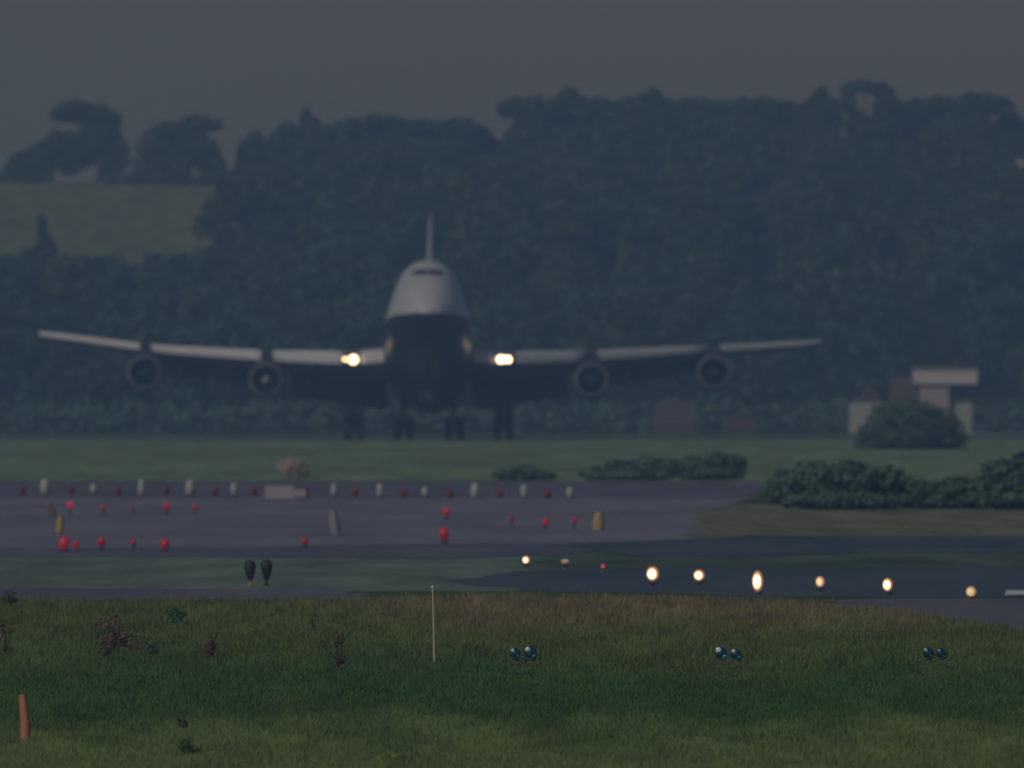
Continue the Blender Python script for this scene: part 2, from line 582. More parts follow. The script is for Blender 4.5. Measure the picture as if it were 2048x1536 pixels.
SKY = 'trees on the hill skyline'
sky_trees = [
    ('low bushy tree at the open end of the skyline, left of the flat-topped tree', [(45, 330, 30, 32), (80, 322, 36, 38), (112, 300, 32, 40), (25, 345, 18, 20), (140, 320, 30, 32)], 60, 2765, 1600, .5),
    ('broad flat-topped tree standing above the pale hill field', [(150, 222, 42, 22), (190, 232, 40, 26), (222, 240, 24, 18), (125, 232, 24, 12), (200, 275, 44, 40), (232, 310, 30, 36), (165, 305, 40, 34), (218, 335, 26, 24), (140, 285, 30, 24)], 224, 2770, 2600, .5),
    ('domed tree with one branch jutting up to the right above the field', [(320, 290, 46, 44), (300, 330, 36, 34), (350, 325, 40, 40), (385, 295, 38, 40), (395, 245, 28, 16), (425, 250, 22, 11), (412, 310, 34, 34), (370, 262, 16, 22), (340, 262, 30, 20), (430, 335, 26, 28)], 350, 2770, 2600, .5),
    ('small narrow tree in the dip between the domed tree and the wood', [(506, 300, 30, 34), (494, 325, 24, 30), (525, 318, 26, 34), (510, 285, 22, 22), (508, 350, 36, 34)], 506, 2775, 1500, .45),
    ('sloping tree forming the left shoulder of the wood', auto_px(572, 245, 80, 380), 572, 2775, 1900, .55),
    ('tree with a thin spike rising from its top', auto_px(622, 232, 76, 380) + [(612, 228, 7, 18), (613, 240, 12, 14)], 618, 2772, 1900, .5),
    ('even round tree right of the spiked tree', auto_px(690, 240, 92, 380, flat=1), 690, 2778, 1900, .55),
    ('ragged-topped tree directly up and left of the tail fin', auto_px(775, 229, 108, 380, flat=1), 775, 2774, 2100, .55),
    ('wide round tree above the tail fin', auto_px(893, 238, 120, 380, flat=1), 893, 2776, 2200, .55),
    ('low tree sloping down into the notch of the skyline', auto_px(975, 268, 84, 390), 975, 2778, 1700, .55),
    ('tall tree whose upright edge stands at the skyline notch', auto_px(1072, 196, 96, 380, flat=1) + [(1040, 235, 14, 22), (1040, 275, 18, 30)], 1072, 2768, 2300, .55),
    ('first high dome right of the notch', auto_px(1146, 172, 92, 370), 1146, 2772, 2200, .55),
    ('lower crown between two high domes of the wood', auto_px(1225, 190, 96, 370, flat=1), 1225, 2778, 2000, .55),
    ('second high dome right of the notch, with a rounded cap', auto_px(1303, 175, 96, 370), 1303, 2772, 2200, .55),
    ('level crown right of the second high dome', auto_px(1390, 192, 110, 370, flat=1), 1390, 2778, 2000, .55),
    ('level crown in the middle of the straight stretch of skyline', auto_px(1483, 196, 112, 370, flat=1), 1483, 2776, 2000, .55),
    ('level crown just left of the tree with the sky hole', auto_px(1575, 198, 112, 370, flat=1), 1575, 2778, 2000, .55),
    ('stepped tree against the left side of the tree with the sky hole', auto_px(1645, 172, 70, 370), 1645, 2772, 1900, .5),
    ('tallest tree of the skyline, with a hole of sky in its crown', [(1700, 176, 20, 13), (1728, 172, 26, 13), (1760, 180, 26, 16), (1778, 205, 22, 26), (1694, 203, 17, 24), (1762, 212, 18, 22), (1698, 236, 24, 26), (1740, 262, 50, 34), (1778, 248, 26, 36), (1728, 240, 20, 12)], 1735, 2768, 2300, .42),
    ('low crown in the saddle right of the tallest tree', auto_px(1830, 202, 84, 370, flat=1), 1830, 2776, 1800, .55),
    ('broad flat crown near the right end of the skyline', auto_px(1925, 186, 130, 370, flat=1), 1925, 2772, 2400, .55),
    ('last crown where the skyline drops at the right end', auto_px(2022, 222, 90, 370), 2022, 2776, 1900, .55),
]
for lab, lob, bpx, d, n, sz in sky_trees:
    tree(lab, lob, d, bpx, n, sz, name='tree', group=SKY)

tree('thin dark conifer poking up into the pale hill field', [(84, 444, 8, 12), (83, 462, 9, 16), (88, 485, 15, 16), (92, 505, 24, 20), (60, 512, 20, 16)], 2405, 86, 1100, .4, name='tree', trunk_r=.2)
# hedge along the top of the field
hd = 2752
hl = []
for px in range(-60, 470, 12):
    if 105 < px < 200: continue
    hl.append((PX(px, hd), 0, 28.3 - .35 * max(0, px) / 400 + .2, 1.0, 1.0, .8 + .5 * rng.random()))
V, idx = leaf_cloud(hl, 2600, .35)
me = quads_mesh('hedge', V + np.array([0, hd, 0]), 4, M['leaf'], tints(2600, idx, DARK, LIGHT))
tag(link('hedge', me), 'dark low hedge along the top of the pale hill field', 'hedge')

# paler hedge along the foot of the wood, behind the airliner's wheels
fd = 1928.0
hl = []
for px in range(-1500, 3600, 16):
    hx_ = PX(px + rng.uniform(-6, 6), fd)
    top = rng.uniform(1.6, 3.0) + 1.2 * fnoise(px * .006, 2.2)
    hl.append((hx_, rng.uniform(-1, 1), float(ground_z(hx_, fd)) + top * .5, 1.0, 1.0, top * .55))
V, idx = leaf_cloud(hl, 15000, .32)
me = quads_mesh('hedge', V + np.array([0, fd, 0]), 4, M['leaf'], tints(15000, idx, (.10, .20, .13), (.17, .30, .18)))
tag(link('hedge', me), 'long paler green hedge at the foot of the wood behind the wheels', 'hedge')

# the wood: a mass nobody could count
def skyline(px):
    xs = [-2000, 0, 366, 368, 400, 415, 545, 560, 600, 700, 900, 960, 1015, 1020, 1060, 1150, 1600, 1690, 1790, 1830, 1950, 2048, 4000]
    ys = [500, 500, 494, 395, 380, 318, 310, 290, 275, 275, 272, 290, 318, 262, 235, 215, 232, 262, 260, 240, 225, 262, 250]
    return np.interp(px, xs, ys)


def skyceil(px, r):
    c = max(skyline(px - r * .8), skyline(px), skyline(px + r * .8))
    if px + r * .7 < 398:
        c = max(c, 482 + 22 * fnoise(px * .02, 3.3))
    return c


protos = []
for i in range(9):
    lob = auto_lobes((0, 0, 0), 1, 1, 10)
    V, idx = leaf_cloud(lob, 900, .105)
    lt = rng.random(12)
    protos.append((V, lt[idx]))
allV, allT = [], []
TV, TF = MB(), None
for row, d in enumerate(list(np.arange(1945, 2765, 52)) + [2775, 2790, 2805, 2830]):
    step = 7.0 if d < 2500 else 8.0
    for xw in np.arange(-105, 105, step):
        x = xw + rng.uniform(-2.5, 2.5)
        dd = d + rng.uniform(-18, 18)
        px = 1024 + x / dd * F
        gz = float(ground_z(x, dd))
        if dd < 2060 and (1560 < px < 2100 or 1270 < px < 1540):
            continue
        if d > 2770 and px < 560: continue
        h = rng.uniform(8.5, 14)
        r = rng.uniform(3.6, 5.4)
        rp = r / dd * F
        c = skyceil(px, rp) + rng.uniform(0, 18)
        hmax = (768 - c) / F * dd - gz
        h = min(h, hmax)
        if h < 2.5: continue
        r = min(r, h * .6)
        V, lt = protos[rng.integers(len(protos))]
        a = rng.random() * 6.283
        R = np.array([[math.cos(a), -math.sin(a), 0], [math.sin(a), math.cos(a), 0], [0, 0, 1]])
        ch = h * .90
        Vt = (V @ R.T) * np.array([r, r, ch / 2]) + np.array([x, dd, gz + h - ch / 2])
        allV.append(Vt)
        t = np.clip(lt * .6 + rng.random(len(lt)) * .25 + rng.uniform(-.35, .5), 0, 1.2)[:, None]
        hue = rng.uniform(.8, 1.3)
        allT.append((np.array(DARK) * (1 - t) + np.array(LIGHT) * t) * np.array([hue, 1.0, 2 - hue]))
        # trunk as four thin faces
        tr = .22
        for k in range(3):
            t0, t1 = k * 2.094, (k + 1) * 2.094
            q = [(x + tr * math.cos(t0), dd + tr * math.sin(t0), gz - .2), (x + tr * math.cos(t1), dd + tr * math.sin(t1), gz - .2),
                 (x + tr * .5 * math.cos(t1), dd + tr * .5 * math.sin(t1), gz + h * .6), (x + tr * .5 * math.cos(t0), dd + tr * .5 * math.sin(t0), gz + h * .6)]
            allV.append(np.array(q)); allT.append(np.array([[.05, .042, .034]]))
me = quads_mesh('wood', np.concatenate(allV), 4, M['leaf'], np.concatenate(allT))
tag(link('wood', me), 'dense dark wood covering the whole hillside behind the airliner', 'wood', kind='stuff')


def shrub(label, px_lobes, d, base_y, leaves, size, name='bush', cat='bush', group=None, dark=(.10, .165, .118), light=(.15, .225, .145), mat='leaf'):
    k = d / F
    cx = sum(l[0] for l in px_lobes) / len(px_lobes)
    bx = PX(cx, d); bz = float(ground_z(bx, d))
    root = empty(name, (bx, d, bz))
    L = [(PX(l[0], d) - bx, rng.uniform(-.4, .4) * l[2] * k, (768 - l[1]) * k - bz, l[2] * k, l[2] * k, l[3] * k) for l in px_lobes]
    V, idx = leaf_cloud(L, leaves, size)
    V[:, 2] = np.maximum(V[:, 2], .01)
    link('foliage', quads_mesh('foliage', V, 4, M[mat], tints(leaves, idx, dark, light)), root)
    mb = MB()
    for l in L[:7]:
        mb.tube([(l[0] * .3, l[1] * .3, -.1), (l[0] * .7, l[1] * .7, l[2] * .5), (l[0], l[1], l[2])], [size * .3, size * .2, size * .07], 5)
    mb.build('stem', M['bark'], root)
    return tag(root, label, cat, group)


BK = 'dark bushes on the grass bank'
shrub('large round dark bush in front of the pale house', [(1822, 850, 80, 52), (1770, 868, 50, 38), (1880, 870, 50, 38), (1735, 884, 30, 24), (1915, 885, 26, 20), (1830, 880, 100, 24), (1800, 825, 40, 22), (1850, 828, 40, 22), (1765, 842, 34, 36), (1790, 826, 28, 26), (1735, 868, 24, 26), (1885, 845, 34, 30)], 1255, 900, 6200, .17)
shrub('low dark bush at the apron edge, left of the longer bushes', [(1010, 950, 26, 9), (1050, 947, 34, 13), (1090, 951, 22, 9)], 866, 962, 1300, .12, group=BK)
shrub('long low dark bush in the middle of the bank', [(1195, 948, 34, 14), (1240, 940, 40, 20), (1290, 935, 40, 22), (1330, 938, 34, 20), (1260, 952, 80, 10)], 868, 962, 2600, .13, group=BK)
shrub('taller dark bush right of the long low bush', [(1385, 935, 40, 24), (1430, 928, 36, 26), (1465, 930, 30, 22), (1420, 948, 70, 14)], 872, 962, 2400, .13, group=BK)
shrub('big broad dark bush overlapping the apron end', [(1570, 975, 40, 40), (1630, 965, 60, 42), (1700, 960, 60, 38), (1770, 968, 55, 38), (1820, 985, 40, 32), (1690, 1000, 150, 18)], 668, 1020, 5200, .13, group=BK)
shrub('lower dark bush between the two big bushes on the right', [(1870, 990, 50, 28), (1920, 985, 50, 32), (1960, 985, 30, 30), (1900, 1005, 90, 14)], 672, 1020, 2600, .13, group=BK)
shrub('dark bush cut by the right edge of the picture', [(2000, 965, 45, 50), (2060, 960, 60, 58), (2120, 975, 50, 44), (2040, 1000, 90, 20)], 668, 1020, 4200, .13, group=BK)

# ------------------------------------------------------------------ buildings behind the airfield
def quad_face(mb, pts):
    return mb.add(pts, [tuple(range(len(pts)))])


def gable_roof(mb, x0, x1, y0, y1, z0, z1, over=.25, th=.14, hip=0.):
    """pitched roof with its ridge along x; both slopes are slabs"""
    ym = (y0 + y1) / 2
    a0, a1 = x0 - over, x1 + over
    r0, r1 = a0 + hip, a1 - hip
    for ya, s in ((y0 - over, 1), (y1 + over, -1)):
        p = [(a0, ya, z0), (a1, ya, z0), (r1, ym, z1), (r0, ym, z1)]
        mb.add(p + [(x, y, z + th) for x, y, z in p], [(0, 1, 2, 3), (4, 7, 6, 5), (0, 4, 5, 1), (1, 5, 6, 2), (3, 2, 6, 7), (0, 3, 7, 4)])
    return mb


def window(parent, x, y, z, w, h):
    """a framed window in a wall facing the camera: frame (with a sill) and pane"""
    f = MB()
    t = .07
    f.box(x - w / 2, x + w / 2, y - .05, y + .03, z - h / 2, z - h / 2 + t).box(x - w / 2, x + w / 2, y - .05, y + .03, z + h / 2 - t, z + h / 2)
    f.box(x - w / 2, x - w / 2 + t, y - .05, y + .03, z - h / 2 + t, z + h / 2 - t).box(x + w / 2 - t, x + w / 2, y - .05, y + .03, z - h / 2 + t, z + h / 2 - t)
    f.box(x - .03, x + .03, y - .045, y + .03, z - h / 2 + t, z + h / 2 - t)
    f.box(x - w / 2 - .06, x + w / 2 + .06, y - .1, y + .03, z - h / 2 - .06, z - h / 2 - .003)
    fr = f.build('window', M['white_paint'], parent)
    MB().box(x - w / 2 + t, x + w / 2 - t, y - .012, y + .02, z - h / 2 + t, z + h / 2 - t).build('pane', M['glass_dark'], fr)
    return fr


# pale house: jettied pale upper storey over a narrower lower wall, lean-to and porch at its right
hd = 1880.0
hx = PX(1890, hd)
hz = float(ground_z(hx, hd))
house = empty('house', (hx, hd, hz))
X = lambda px: PX(px, hd) - hx
Z = lambda py: (768 - py) / F * hd - hz
M['white_render'] = paint('white_render', (.56, .54, .53), .8, scale=1.2)
MB().box(X(1828), X(1956), 0, 7, Z(769), Z(738)).build('upper_wall', M['white_render'], house, bevel=.05)
MB().box(X(1840), X(1899), .35, 6.6, -.2, Z(769) - .003).build('lower_wall', M['render'], house, bevel=.04)
rf = MB()
rf.box(X(1826), X(1958), -.2, 7.2, Z(738) + .003, Z(738) + .12)
rf.build('roof', M['render'], house)
MB().box(X(1908), X(1922), 3, 3.8, Z(738) + .12, Z(722)).box(X(1906), X(1924), 2.9, 3.9, Z(722) + .003, Z(722) + .1).build('chimney', M['tiles'], house)
lt = MB()
p = [(X(1902), 1.0, Z(802)), (X(1936), 1.0, Z(802)), (X(1936), 4.5, Z(772)), (X(1902), 4.5, Z(772))]
lt.add(p + [(x, y, z + .12) for x, y, z in p], [(0, 1, 2, 3), (4, 7, 6, 5), (0, 4, 5, 1), (1, 5, 6, 2), (3, 2, 6, 7), (0, 3, 7, 4)])
lt.build('porch_roof', M['tiles'], house)
MB().box(X(1904), X(1944), 1.2, 6.2, -.2, Z(803)).build('porch_wall', M['render_green'], house, bevel=.04)
sr = MB()
gable_roof(sr, X(1782), X(1836), 2.0, 7.5, Z(803), Z(757), over=.1)
sr.build('side_roof', M['tiles'], house)
MB().box(X(1786), X(1834), 2.4, 7.0, -.2, Z(804)).build('side_wall', M['brick'], house)
window(house, X(1870), .35, Z(830), 1.1, 1.1)
tag(house, 'pale house with a wide white upper storey and red-brown side roof', 'house')

cd = 1865.0
cx_ = PX(1738, cd); cz = float(ground_z(cx_, cd))
cot = empty('cottage', (cx_, cd, cz))
X = lambda px: PX(px, cd) - cx_
Z = lambda py: (768 - py) / F * cd - cz
mb = MB()
mb.box(X(1700), X(1772), 0, 5.5, -.2, Z(806))
mb.build('wall', M['render_green'], cot, bevel=.04)
gm = MB()
xa, xb, xm = X(1712), X(1766), X(1742)
p = [(xa, 1.2, Z(806) + .003), (xb, 1.2, Z(806) + .003), (xm, 1.2, Z(772))]
gm.add(p + [(x, 5.0, z) for x, y, z in p], [(0, 1, 2), (5, 4, 3), (0, 3, 4, 1), (1, 4, 5, 2), (2, 5, 3, 0)])
gm.build('roof', M['tiles'], cot)
tag(cot, 'small pale cottage with a peaked red-brown roof left of the round bush', 'cottage')

bd = 1850.0
def shed(name, label, cat, x0, x1, ytop, yeave, hip):
    xc = PX((x0 + x1) / 2, bd); zc = float(ground_z(xc, bd))
    r = empty(name, (xc, bd, zc))
    X = lambda px: PX(px, bd) - xc
    Z = lambda py: (768 - py) / F * bd - zc
    w = MB().box(X(x0) + .1, X(x1) - .1, 0, 5, -.2, Z(yeave)); w.build('wall', M['brick'], r, bevel=.03)
    g = MB(); gable_roof(g, X(x0), X(x1), 0, 5, Z(yeave) + .003, Z(ytop), over=.12, hip=hip); g.build('roof', M['tiles'], r)
    return tag(r, label, cat)
shed('barn', 'dull red-roofed barn under the right outer engine', 'barn', 1304, 1392, 806, 852, .5)
shed('shed', 'small low red-roofed shed right of the red-roofed barn', 'shed', 1452, 1512, 836, 858, .4)

# far cottage glimpsed among the trees at the right edge
fd = 2640.0
fx = PX(2038, fd); fz = float(ground_z(fx, fd))
fc = empty('far_cottage', (fx, fd, fz))
Zf = (768 - 325) / F * fd - fz
MB().box(-.3, 1.2, 0, 4, -.2, Zf + .25).build('wall', M['white_render'], fc)
g = MB(); gable_roof(g, -.3, 1.2, 0, 4, Zf + .253, Zf + .7, over=.1); g.build('roof', M['tiles'], fc)
tag(fc, 'tiny pale cottage front glimpsed among the trees at the right edge', 'cottage')

# low brick wall at the right
wd = 1790.0
wz = float(ground_z(PX(1990, wd), wd))
lw = empty('garden_wall', (PX(1990, wd), wd, wz))
X = lambda px: PX(px, wd) - PX(1990, wd)
MB().box(X(1932), X(2140), 0, .3, -.2, (768 - 868) / F * wd - wz).build('wall_face', M['brick'], lw)
MB().box(X(1931), X(2141), -.05, .35, (768 - 868) / F * wd - wz + .003, (768 - 866) / F * wd - wz).build('coping', M['render'], lw)
tag(lw, 'low brownish wall right of the round bush', 'wall')

# ------------------------------------------------------------------ the airliner
TH = math.radians(6.0)
PLANE = Vector((PX(858, 1500), 1500, -CAM_H + .004))
air = empty('airliner', PLANE, rot=(-TH, 0, 0))
tag(air, 'four-engined jumbo jet landing nose-up, landing lights lit', 'airliner')
# local frame: x to the right of the picture, -y towards the nose, z up; s = distance from the nose tip
NOSE = -33.2
st_s = np.array([0, .12, .5, 1.2, 2.2, 3.4, 4.5, 5.4, 6.4, 7.6, 9.0, 11, 14, 18, 22, 26, 30, 36, 44, 50, 56, 62, 66, 68.6])
st_b = np.array([5.95, 5.55, 5.05, 4.55, 4.1, 3.72, 3.45, 3.3, 3.15, 3.05, 2.97, 2.92, 2.9, 2.9, 2.9, 2.9, 2.9, 2.9, 3.1, 3.9, 5.1, 6.5, 7.5, 8.1])
st_t = np.array([5.95, 6.35, 6.95, 7.6, 8.3, 9.0, 9.5, 9.98, 10.5, 10.85, 11.02, 11.08, 11.05, 11.0, 10.8, 10.3, 9.9, 9.8, 9.8, 9.8, 9.75, 9.7, 9.55, 9.1])
st_w = np.array([.02, .48, .98, 1.52, 2.02, 2.42, 2.66, 2.82, 2.95, 3.06, 3.14, 3.2, 3.25, 3.25, 3.25, 3.25, 3.25, 3.25, 3.2, 2.9, 2.3, 1.5, .9, .4])
st_z = np.array([5.95, 5.95, 5.98, 6.05, 6.15, 6.28, 6.38, 6.45, 6.5, 6.55, 6.6, 6.6, 6.6, 6.6, 6.5, 6.4, 6.3, 6.3, 6.4, 6.7, 7.3, 8.0, 8.5, 8.6])


def fus(s):
    return [float(np.interp(s, st_s, a)) for a in (st_b, st_t, st_w, st_z)]


NR = 44
rings = []
ss = np.unique(np.concatenate([st_s, np.linspace(0, 1, 7) ** 2 * 3, np.arange(3, 12, .5), np.arange(12, 68, 3)]).round(4))
for s in ss:
    b, t, w, zc = fus(s)
    ring = []
    for k in range(NR):
        a = 2 * math.pi * k / NR
        u, v = math.sin(a), math.cos(a)
        pinch = 1 - .42 * max(0, v) * (1 - max(0, v)) * min(1, s / 6)
        ring.append((w * u * pinch, NOSE + s, zc + v * ((t - zc) if v > 0 else (zc - b))))
    rings.append(ring)
MB().loft(rings).build('fuselage', M['livery'], air, smooth=True)


def fus_s_at(x, z):
    """distance from the nose where the skin passes (x, z)"""
    lo, hi = 0.0, 14.0
    for _ in range(40):
        m = (lo + hi) / 2
        b, t, w, zc = fus(m)
        h = (t - zc) if z > zc else (zc - b)
        inside = (x / max(w, 1e-4)) ** 2 + ((z - zc) / max(h, 1e-4)) ** 2 < 1
        if inside: hi = m
        else: lo = m
    return hi


for x0, x1, zl0, zl1, zt0, zt1 in [(.05, .60, 9.42, 9.40, 9.92, 9.90), (.66, .98, 9.40, 9.42, 9.88, 9.84), (1.04, 1.24, 9.46, 9.54, 9.80, 9.74)]:
    for sg in (-1, 1):
        mb = MB()
        n, m = 5, 4
        g = []
        for off in (.03, -.05):
            for j in range(m):
                for i in range(n):
                    u, v = i / (n - 1), j / (m - 1)
                    x = x0 + (x1 - x0) * u
                    z = (zl0 + (zl1 - zl0) * u) * (1 - v) + (zt0 + (zt1 - zt0) * u) * v
                    g.append((sg * x, NOSE + fus_s_at(x, z) - off, z + off * .5))
        q = lambda o, i, j: o * n * m + j * n + i
        fs = []
        for j in range(m - 1):
            for i in range(n - 1):
                fs += [(q(0, i, j), q(0, i + 1, j), q(0, i + 1, j + 1), q(0, i, j + 1)), (q(1, i, j), q(1, i, j + 1), q(1, i + 1, j + 1), q(1, i + 1, j))]
        for i in range(n - 1):
            fs += [(q(0, i, 0), q(1, i, 0), q(1, i + 1, 0), q(0, i + 1, 0)), (q(0, i, m - 1), q(0, i + 1, m - 1), q(1, i + 1, m - 1), q(1, i, m - 1))]
        for j in range(m - 1):
            fs += [(q(0, 0, j), q(0, 0, j + 1), q(1, 0, j + 1), q(1, 0, j)), (q(0, n - 1, j), q(1, n - 1, j), q(1, n - 1, j + 1), q(0, n - 1, j + 1))]
        mb.add(g, fs)
        mb.build('cockpit_window', M['glass_dark'], air)

# wings: (span, leading edge y, leading edge z, chord, thickness)
WST_L = np.array([2.4, 5.7, 12.3, 21.6, 29.8])
WST_Z = np.array([5.45, 5.52, 6.33, 7.78, 9.35])


def wst(L):
    le = -9.0 + (L - 2.8) * .885
    te = np.interp(L, [2.4, 11.0, 29.8], [5.9, 7.6, 19.0])
    z = np.interp(L, WST_L, WST_Z)
    ch = te - le
    th = ch * np.interp(L, [2.4, 12, 29.8], [.125, .095, .08])
    return le, z, ch, th


AF = [(0, 0), (.012, .33), (.05, .62), (.15, .92), (.32, 1.0), (.55, .82), (.8, .42), (1, .03), (1, -.03), (.8, -.22), (.55, -.52), (.32, -.72), (.15, -.66), (.05, -.42), (.012, -.2)]
for sg in (-1, 1):
    flex = .35 if sg < 0 else -.35
    dz = lambda L: flex * max(0, (L - 20) / 10) ** 1.0 if L > 20 else 0
    rings = []
    for L in list(np.linspace(2.4, 29.8, 16)):
        le, z, ch, th = wst(L)
        inc = .035 * (1 - L / 30)
        rings.append([(sg * L, le + a * ch, z + dz(L) + b * th * .62 - a * ch * inc) for a, b in AF])
    wing = MB().loft(rings).build('wing', M['wing_under'], air, smooth=True)
    # leading edge flaps: bright curved panels swung out along the leading edge, parted at the pylons
    for La, Lb in ((3.35, 5.15), (6.55, 11.84), (12.76, 21.19), (22.11, 29.9)):
        rr = []
        for L in np.linspace(La, Lb, 6):
            le, z, ch, th = wst(L)
            hh = float(np.interp(L, [3, 8, 12, 22, 29.8], [.50, .50, .42, .28, .20]))
            zz = z + dz(L) + .02
            o = .16 + hh * .35
            prof = [(-.02, hh), (-o * .55, hh * .62), (-o * .95, 0), (-o * 1.15, -hh * .7), (-o * 1.05, -hh), (-o * .9, -hh * .7), (-o * .72, 0), (-o * .35, hh * .55), (.02, hh * .92)]
            rr.append([(sg * L, le + a - .05, zz + b) for a, b in prof])
        MB().loft(rr).build('leading_edge_flap', M['edge_metal'], air, smooth=True)
    # trailing edge flaps drooped behind the wing, in two slotted spans
    for La, Lb, drop in ((3.3, 10.6, 1.55), (13.4, 20.8, .95)):
        rr = []
        for L in np.linspace(La, Lb, 5):
            le, z, ch, th = wst(L)
            yt = le + ch
            zt = z - ch * .035 * (1 - L / 30) + dz(L)
            c = drop * float(np.interp(L, [La, Lb], [1.08, .86]))
            prof = [(-.5, .10), (0.1, .02), (1.0 * c, -.45 * c), (1.7 * c, -1.0 * c), (1.66 * c, -1.03 * c), (.9 * c, -.62 * c), (0, -.25), (-.5, -.12)]
            rr.append([(sg * L, yt + a, zt + b - .05) for a, b in prof])
        MB().loft(rr).build('trailing_edge_flap', M['flap'], air, smooth=True)
    for L in (5.0, 9.2, 15.0, 19.0):        # flap track fairings under the wing
        le, z, ch, th = wst(L)
        yt = le + ch
        MB().tube([(sg * L, yt - 3.2, z - .55), (sg * L, yt - 1.6, z - .95), (sg * L, yt + .3, z - 1.15), (sg * L, yt + 1.6, z - 1.6)], [.05, .26, .24, .05], 10).build('flap_track_fairing', M['wing_under'], air, smooth=True)

# engines
def engine(L, yf, zc, spinner_col):
    e = MB()
    k = 1.0
    # outer cowl and inner duct in one lathe profile
    prof = [(.12, 1.05), (.03, 1.10), (0, 1.15), (.05, 1.21), (.3, 1.27), (1.0, 1.33), (2.2, 1.30), (3.2, 1.15), (3.6, 1.05)]
    e.lathe(prof, 'y', 32, (L, yf, zc))
    e.cur = 1
    e.lathe([(3.6, 1.0), (3.4, .98), (2.0, 1.05), (.9, 1.10), (.35, 1.06), (.12, 1.04)], 'y', 32, (L, yf, zc))
    e.cur = 0
    e.lathe([(3.0, .78), (4.2, .68), (5.0, .5), (5.6, .22), (5.7, .02)], 'y', 24, (L, yf, zc), cap1=True)
    cowl = e.build('engine', [M['navy'], M['fan']], air, smooth=True)
    MB().lathe([(.14, 1.082), (.02, 1.115), (-.03, 1.16), (.02, 1.225), (.16, 1.262), (.17, 1.25), (.10, 1.20), (.06, 1.16), (.1, 1.12), (.16, 1.09)], 'y', 32, (L, yf, zc)).build('intake_lip', M['lip'], cowl, smooth=True)
    fan = MB()
    nb = 24
    for i in range(nb):
        t = 2 * math.pi * i / nb
        def P(r, da, dy):
            return (L + r * math.cos(t + da), yf + .95 + dy, zc + r * math.sin(t + da))
        a = [P(.32, -.16, -.10), P(.32, .10, .12), P(.68, .10, .10), P(.68, -.10, -.08), P(1.06, .09, .05), P(1.06, -.05, -.06)]
        fan.add(a, [(0, 1, 2, 3), (3, 2, 4, 5)])
    fan.lathe([(1.25, 1.09), (1.26, .3)], 'y', 24, (L, yf, zc))
    fan.build('fan', M['fan'], cowl)
    MB().lathe([(.34, .015), (.40, .12), (.55, .24), (.75, .33), (1.0, .37), (1.2, .37)], 'y', 20, (L, yf, zc), cap0=True).build('spinner', spinner_col, cowl, smooth=True)
    return cowl


M['spinner_pale'] = paint('spinner_pale', (.34, .34, .34), .4, scale=8)
for sg in (-1, 1):
    for L, yf, zc in ((12.3, -5.2, 4.05), (21.65, 2.9, 5.47)):
        engine(sg * L, yf, zc, M['spinner_pale'] if (sg < 0 and L < 15) else M['spinner'])
        le, z, ch, th = wst(L)
        rr = []
        for y, zb, zt, w in ((yf + .9, zc + 1.25, zc + 1.38, .12), (yf + 2.2, zc + 1.2, zc + 1.75, .42), (le - .35, zc + 1.1, z + .34, .46), (le + .6, zc + .9, z + .30, .46), (le + 2.6, zc + 1.0, z - .1, .35), (le + 4.4, z - .9, z - .35, .1)):
            rr.append([(sg * L - w, y, zb), (sg * L + w, y, zb), (sg * L + w, y, (zb + zt) / 2), (sg * L + w * .75, y, zt), (sg * L - w * .75, y, zt), (sg * L - w, y, (zb + zt) / 2)])
        MB().loft(rr).build('engine_pylon', M['pylon'], air)

# tail
rr = []
for yl, yt, z, w in ((20.5, 33.6, 9.2, .58), (24.0, 34.4, 12.0, .52), (28.0, 35.6, 16.0, .42), (31.6, 36.8, 20.0, .22), (32.4, 36.9, 20.9, .12), (32.9, 36.9, 21.15, .05)):
    c = yt - yl
    pr = [(0, 0), (.04, .5), (.15, .9), (.35, 1), (.7, .55), (1, .04)]
    ring = [(w * b, yl + a * c, z) for a, b in pr] + [(-w * b, yl + a * c, z) for a, b in reversed(pr[1:])]
    rr.append(ring)
MB().loft(rr).build('tail_fin', M['fin_grey'], air, smooth=True)
for sg in (-1, 1):
    rr = []
    for L, yl, c, z, th in ((.4, 25.5, 8.8, 8.6, .9), (5, 29.3, 6.0, 8.95, .55), (11.0, 34.0, 2.6, 9.4, .22)):
        rr.append([(sg * L, yl + a * c, z + b * th * .5) for a, b in AF])
    MB().loft(rr).build('tailplane', M['hull_grey'], air, smooth=True)

# undercarriage
def wheel(parent, x, y, z, r, w):
    mb = MB()
    mb.lathe([(-w * .5, r * .45), (-w * .5, r * .82), (-w * .36, r * .97), (0, r), (w * .36, r * .97), (w * .5, r * .82), (w * .5, r * .45)], 'x', 22, (x, y, z))
    mb.cur = 1
    mb.lathe([(-w * .4, .02), (-w * .42, r * .3), (-w * .5, r * .45)], 'x', 14, (x, y, z), cap0=True)
    mb.lathe([(w * .5, r * .45), (w * .42, r * .3), (w * .4, .02)], 'x', 14, (x, y, z), cap1=True)
    return mb.build('wheel', [M['tyre'], M['strut']], parent, smooth=True)


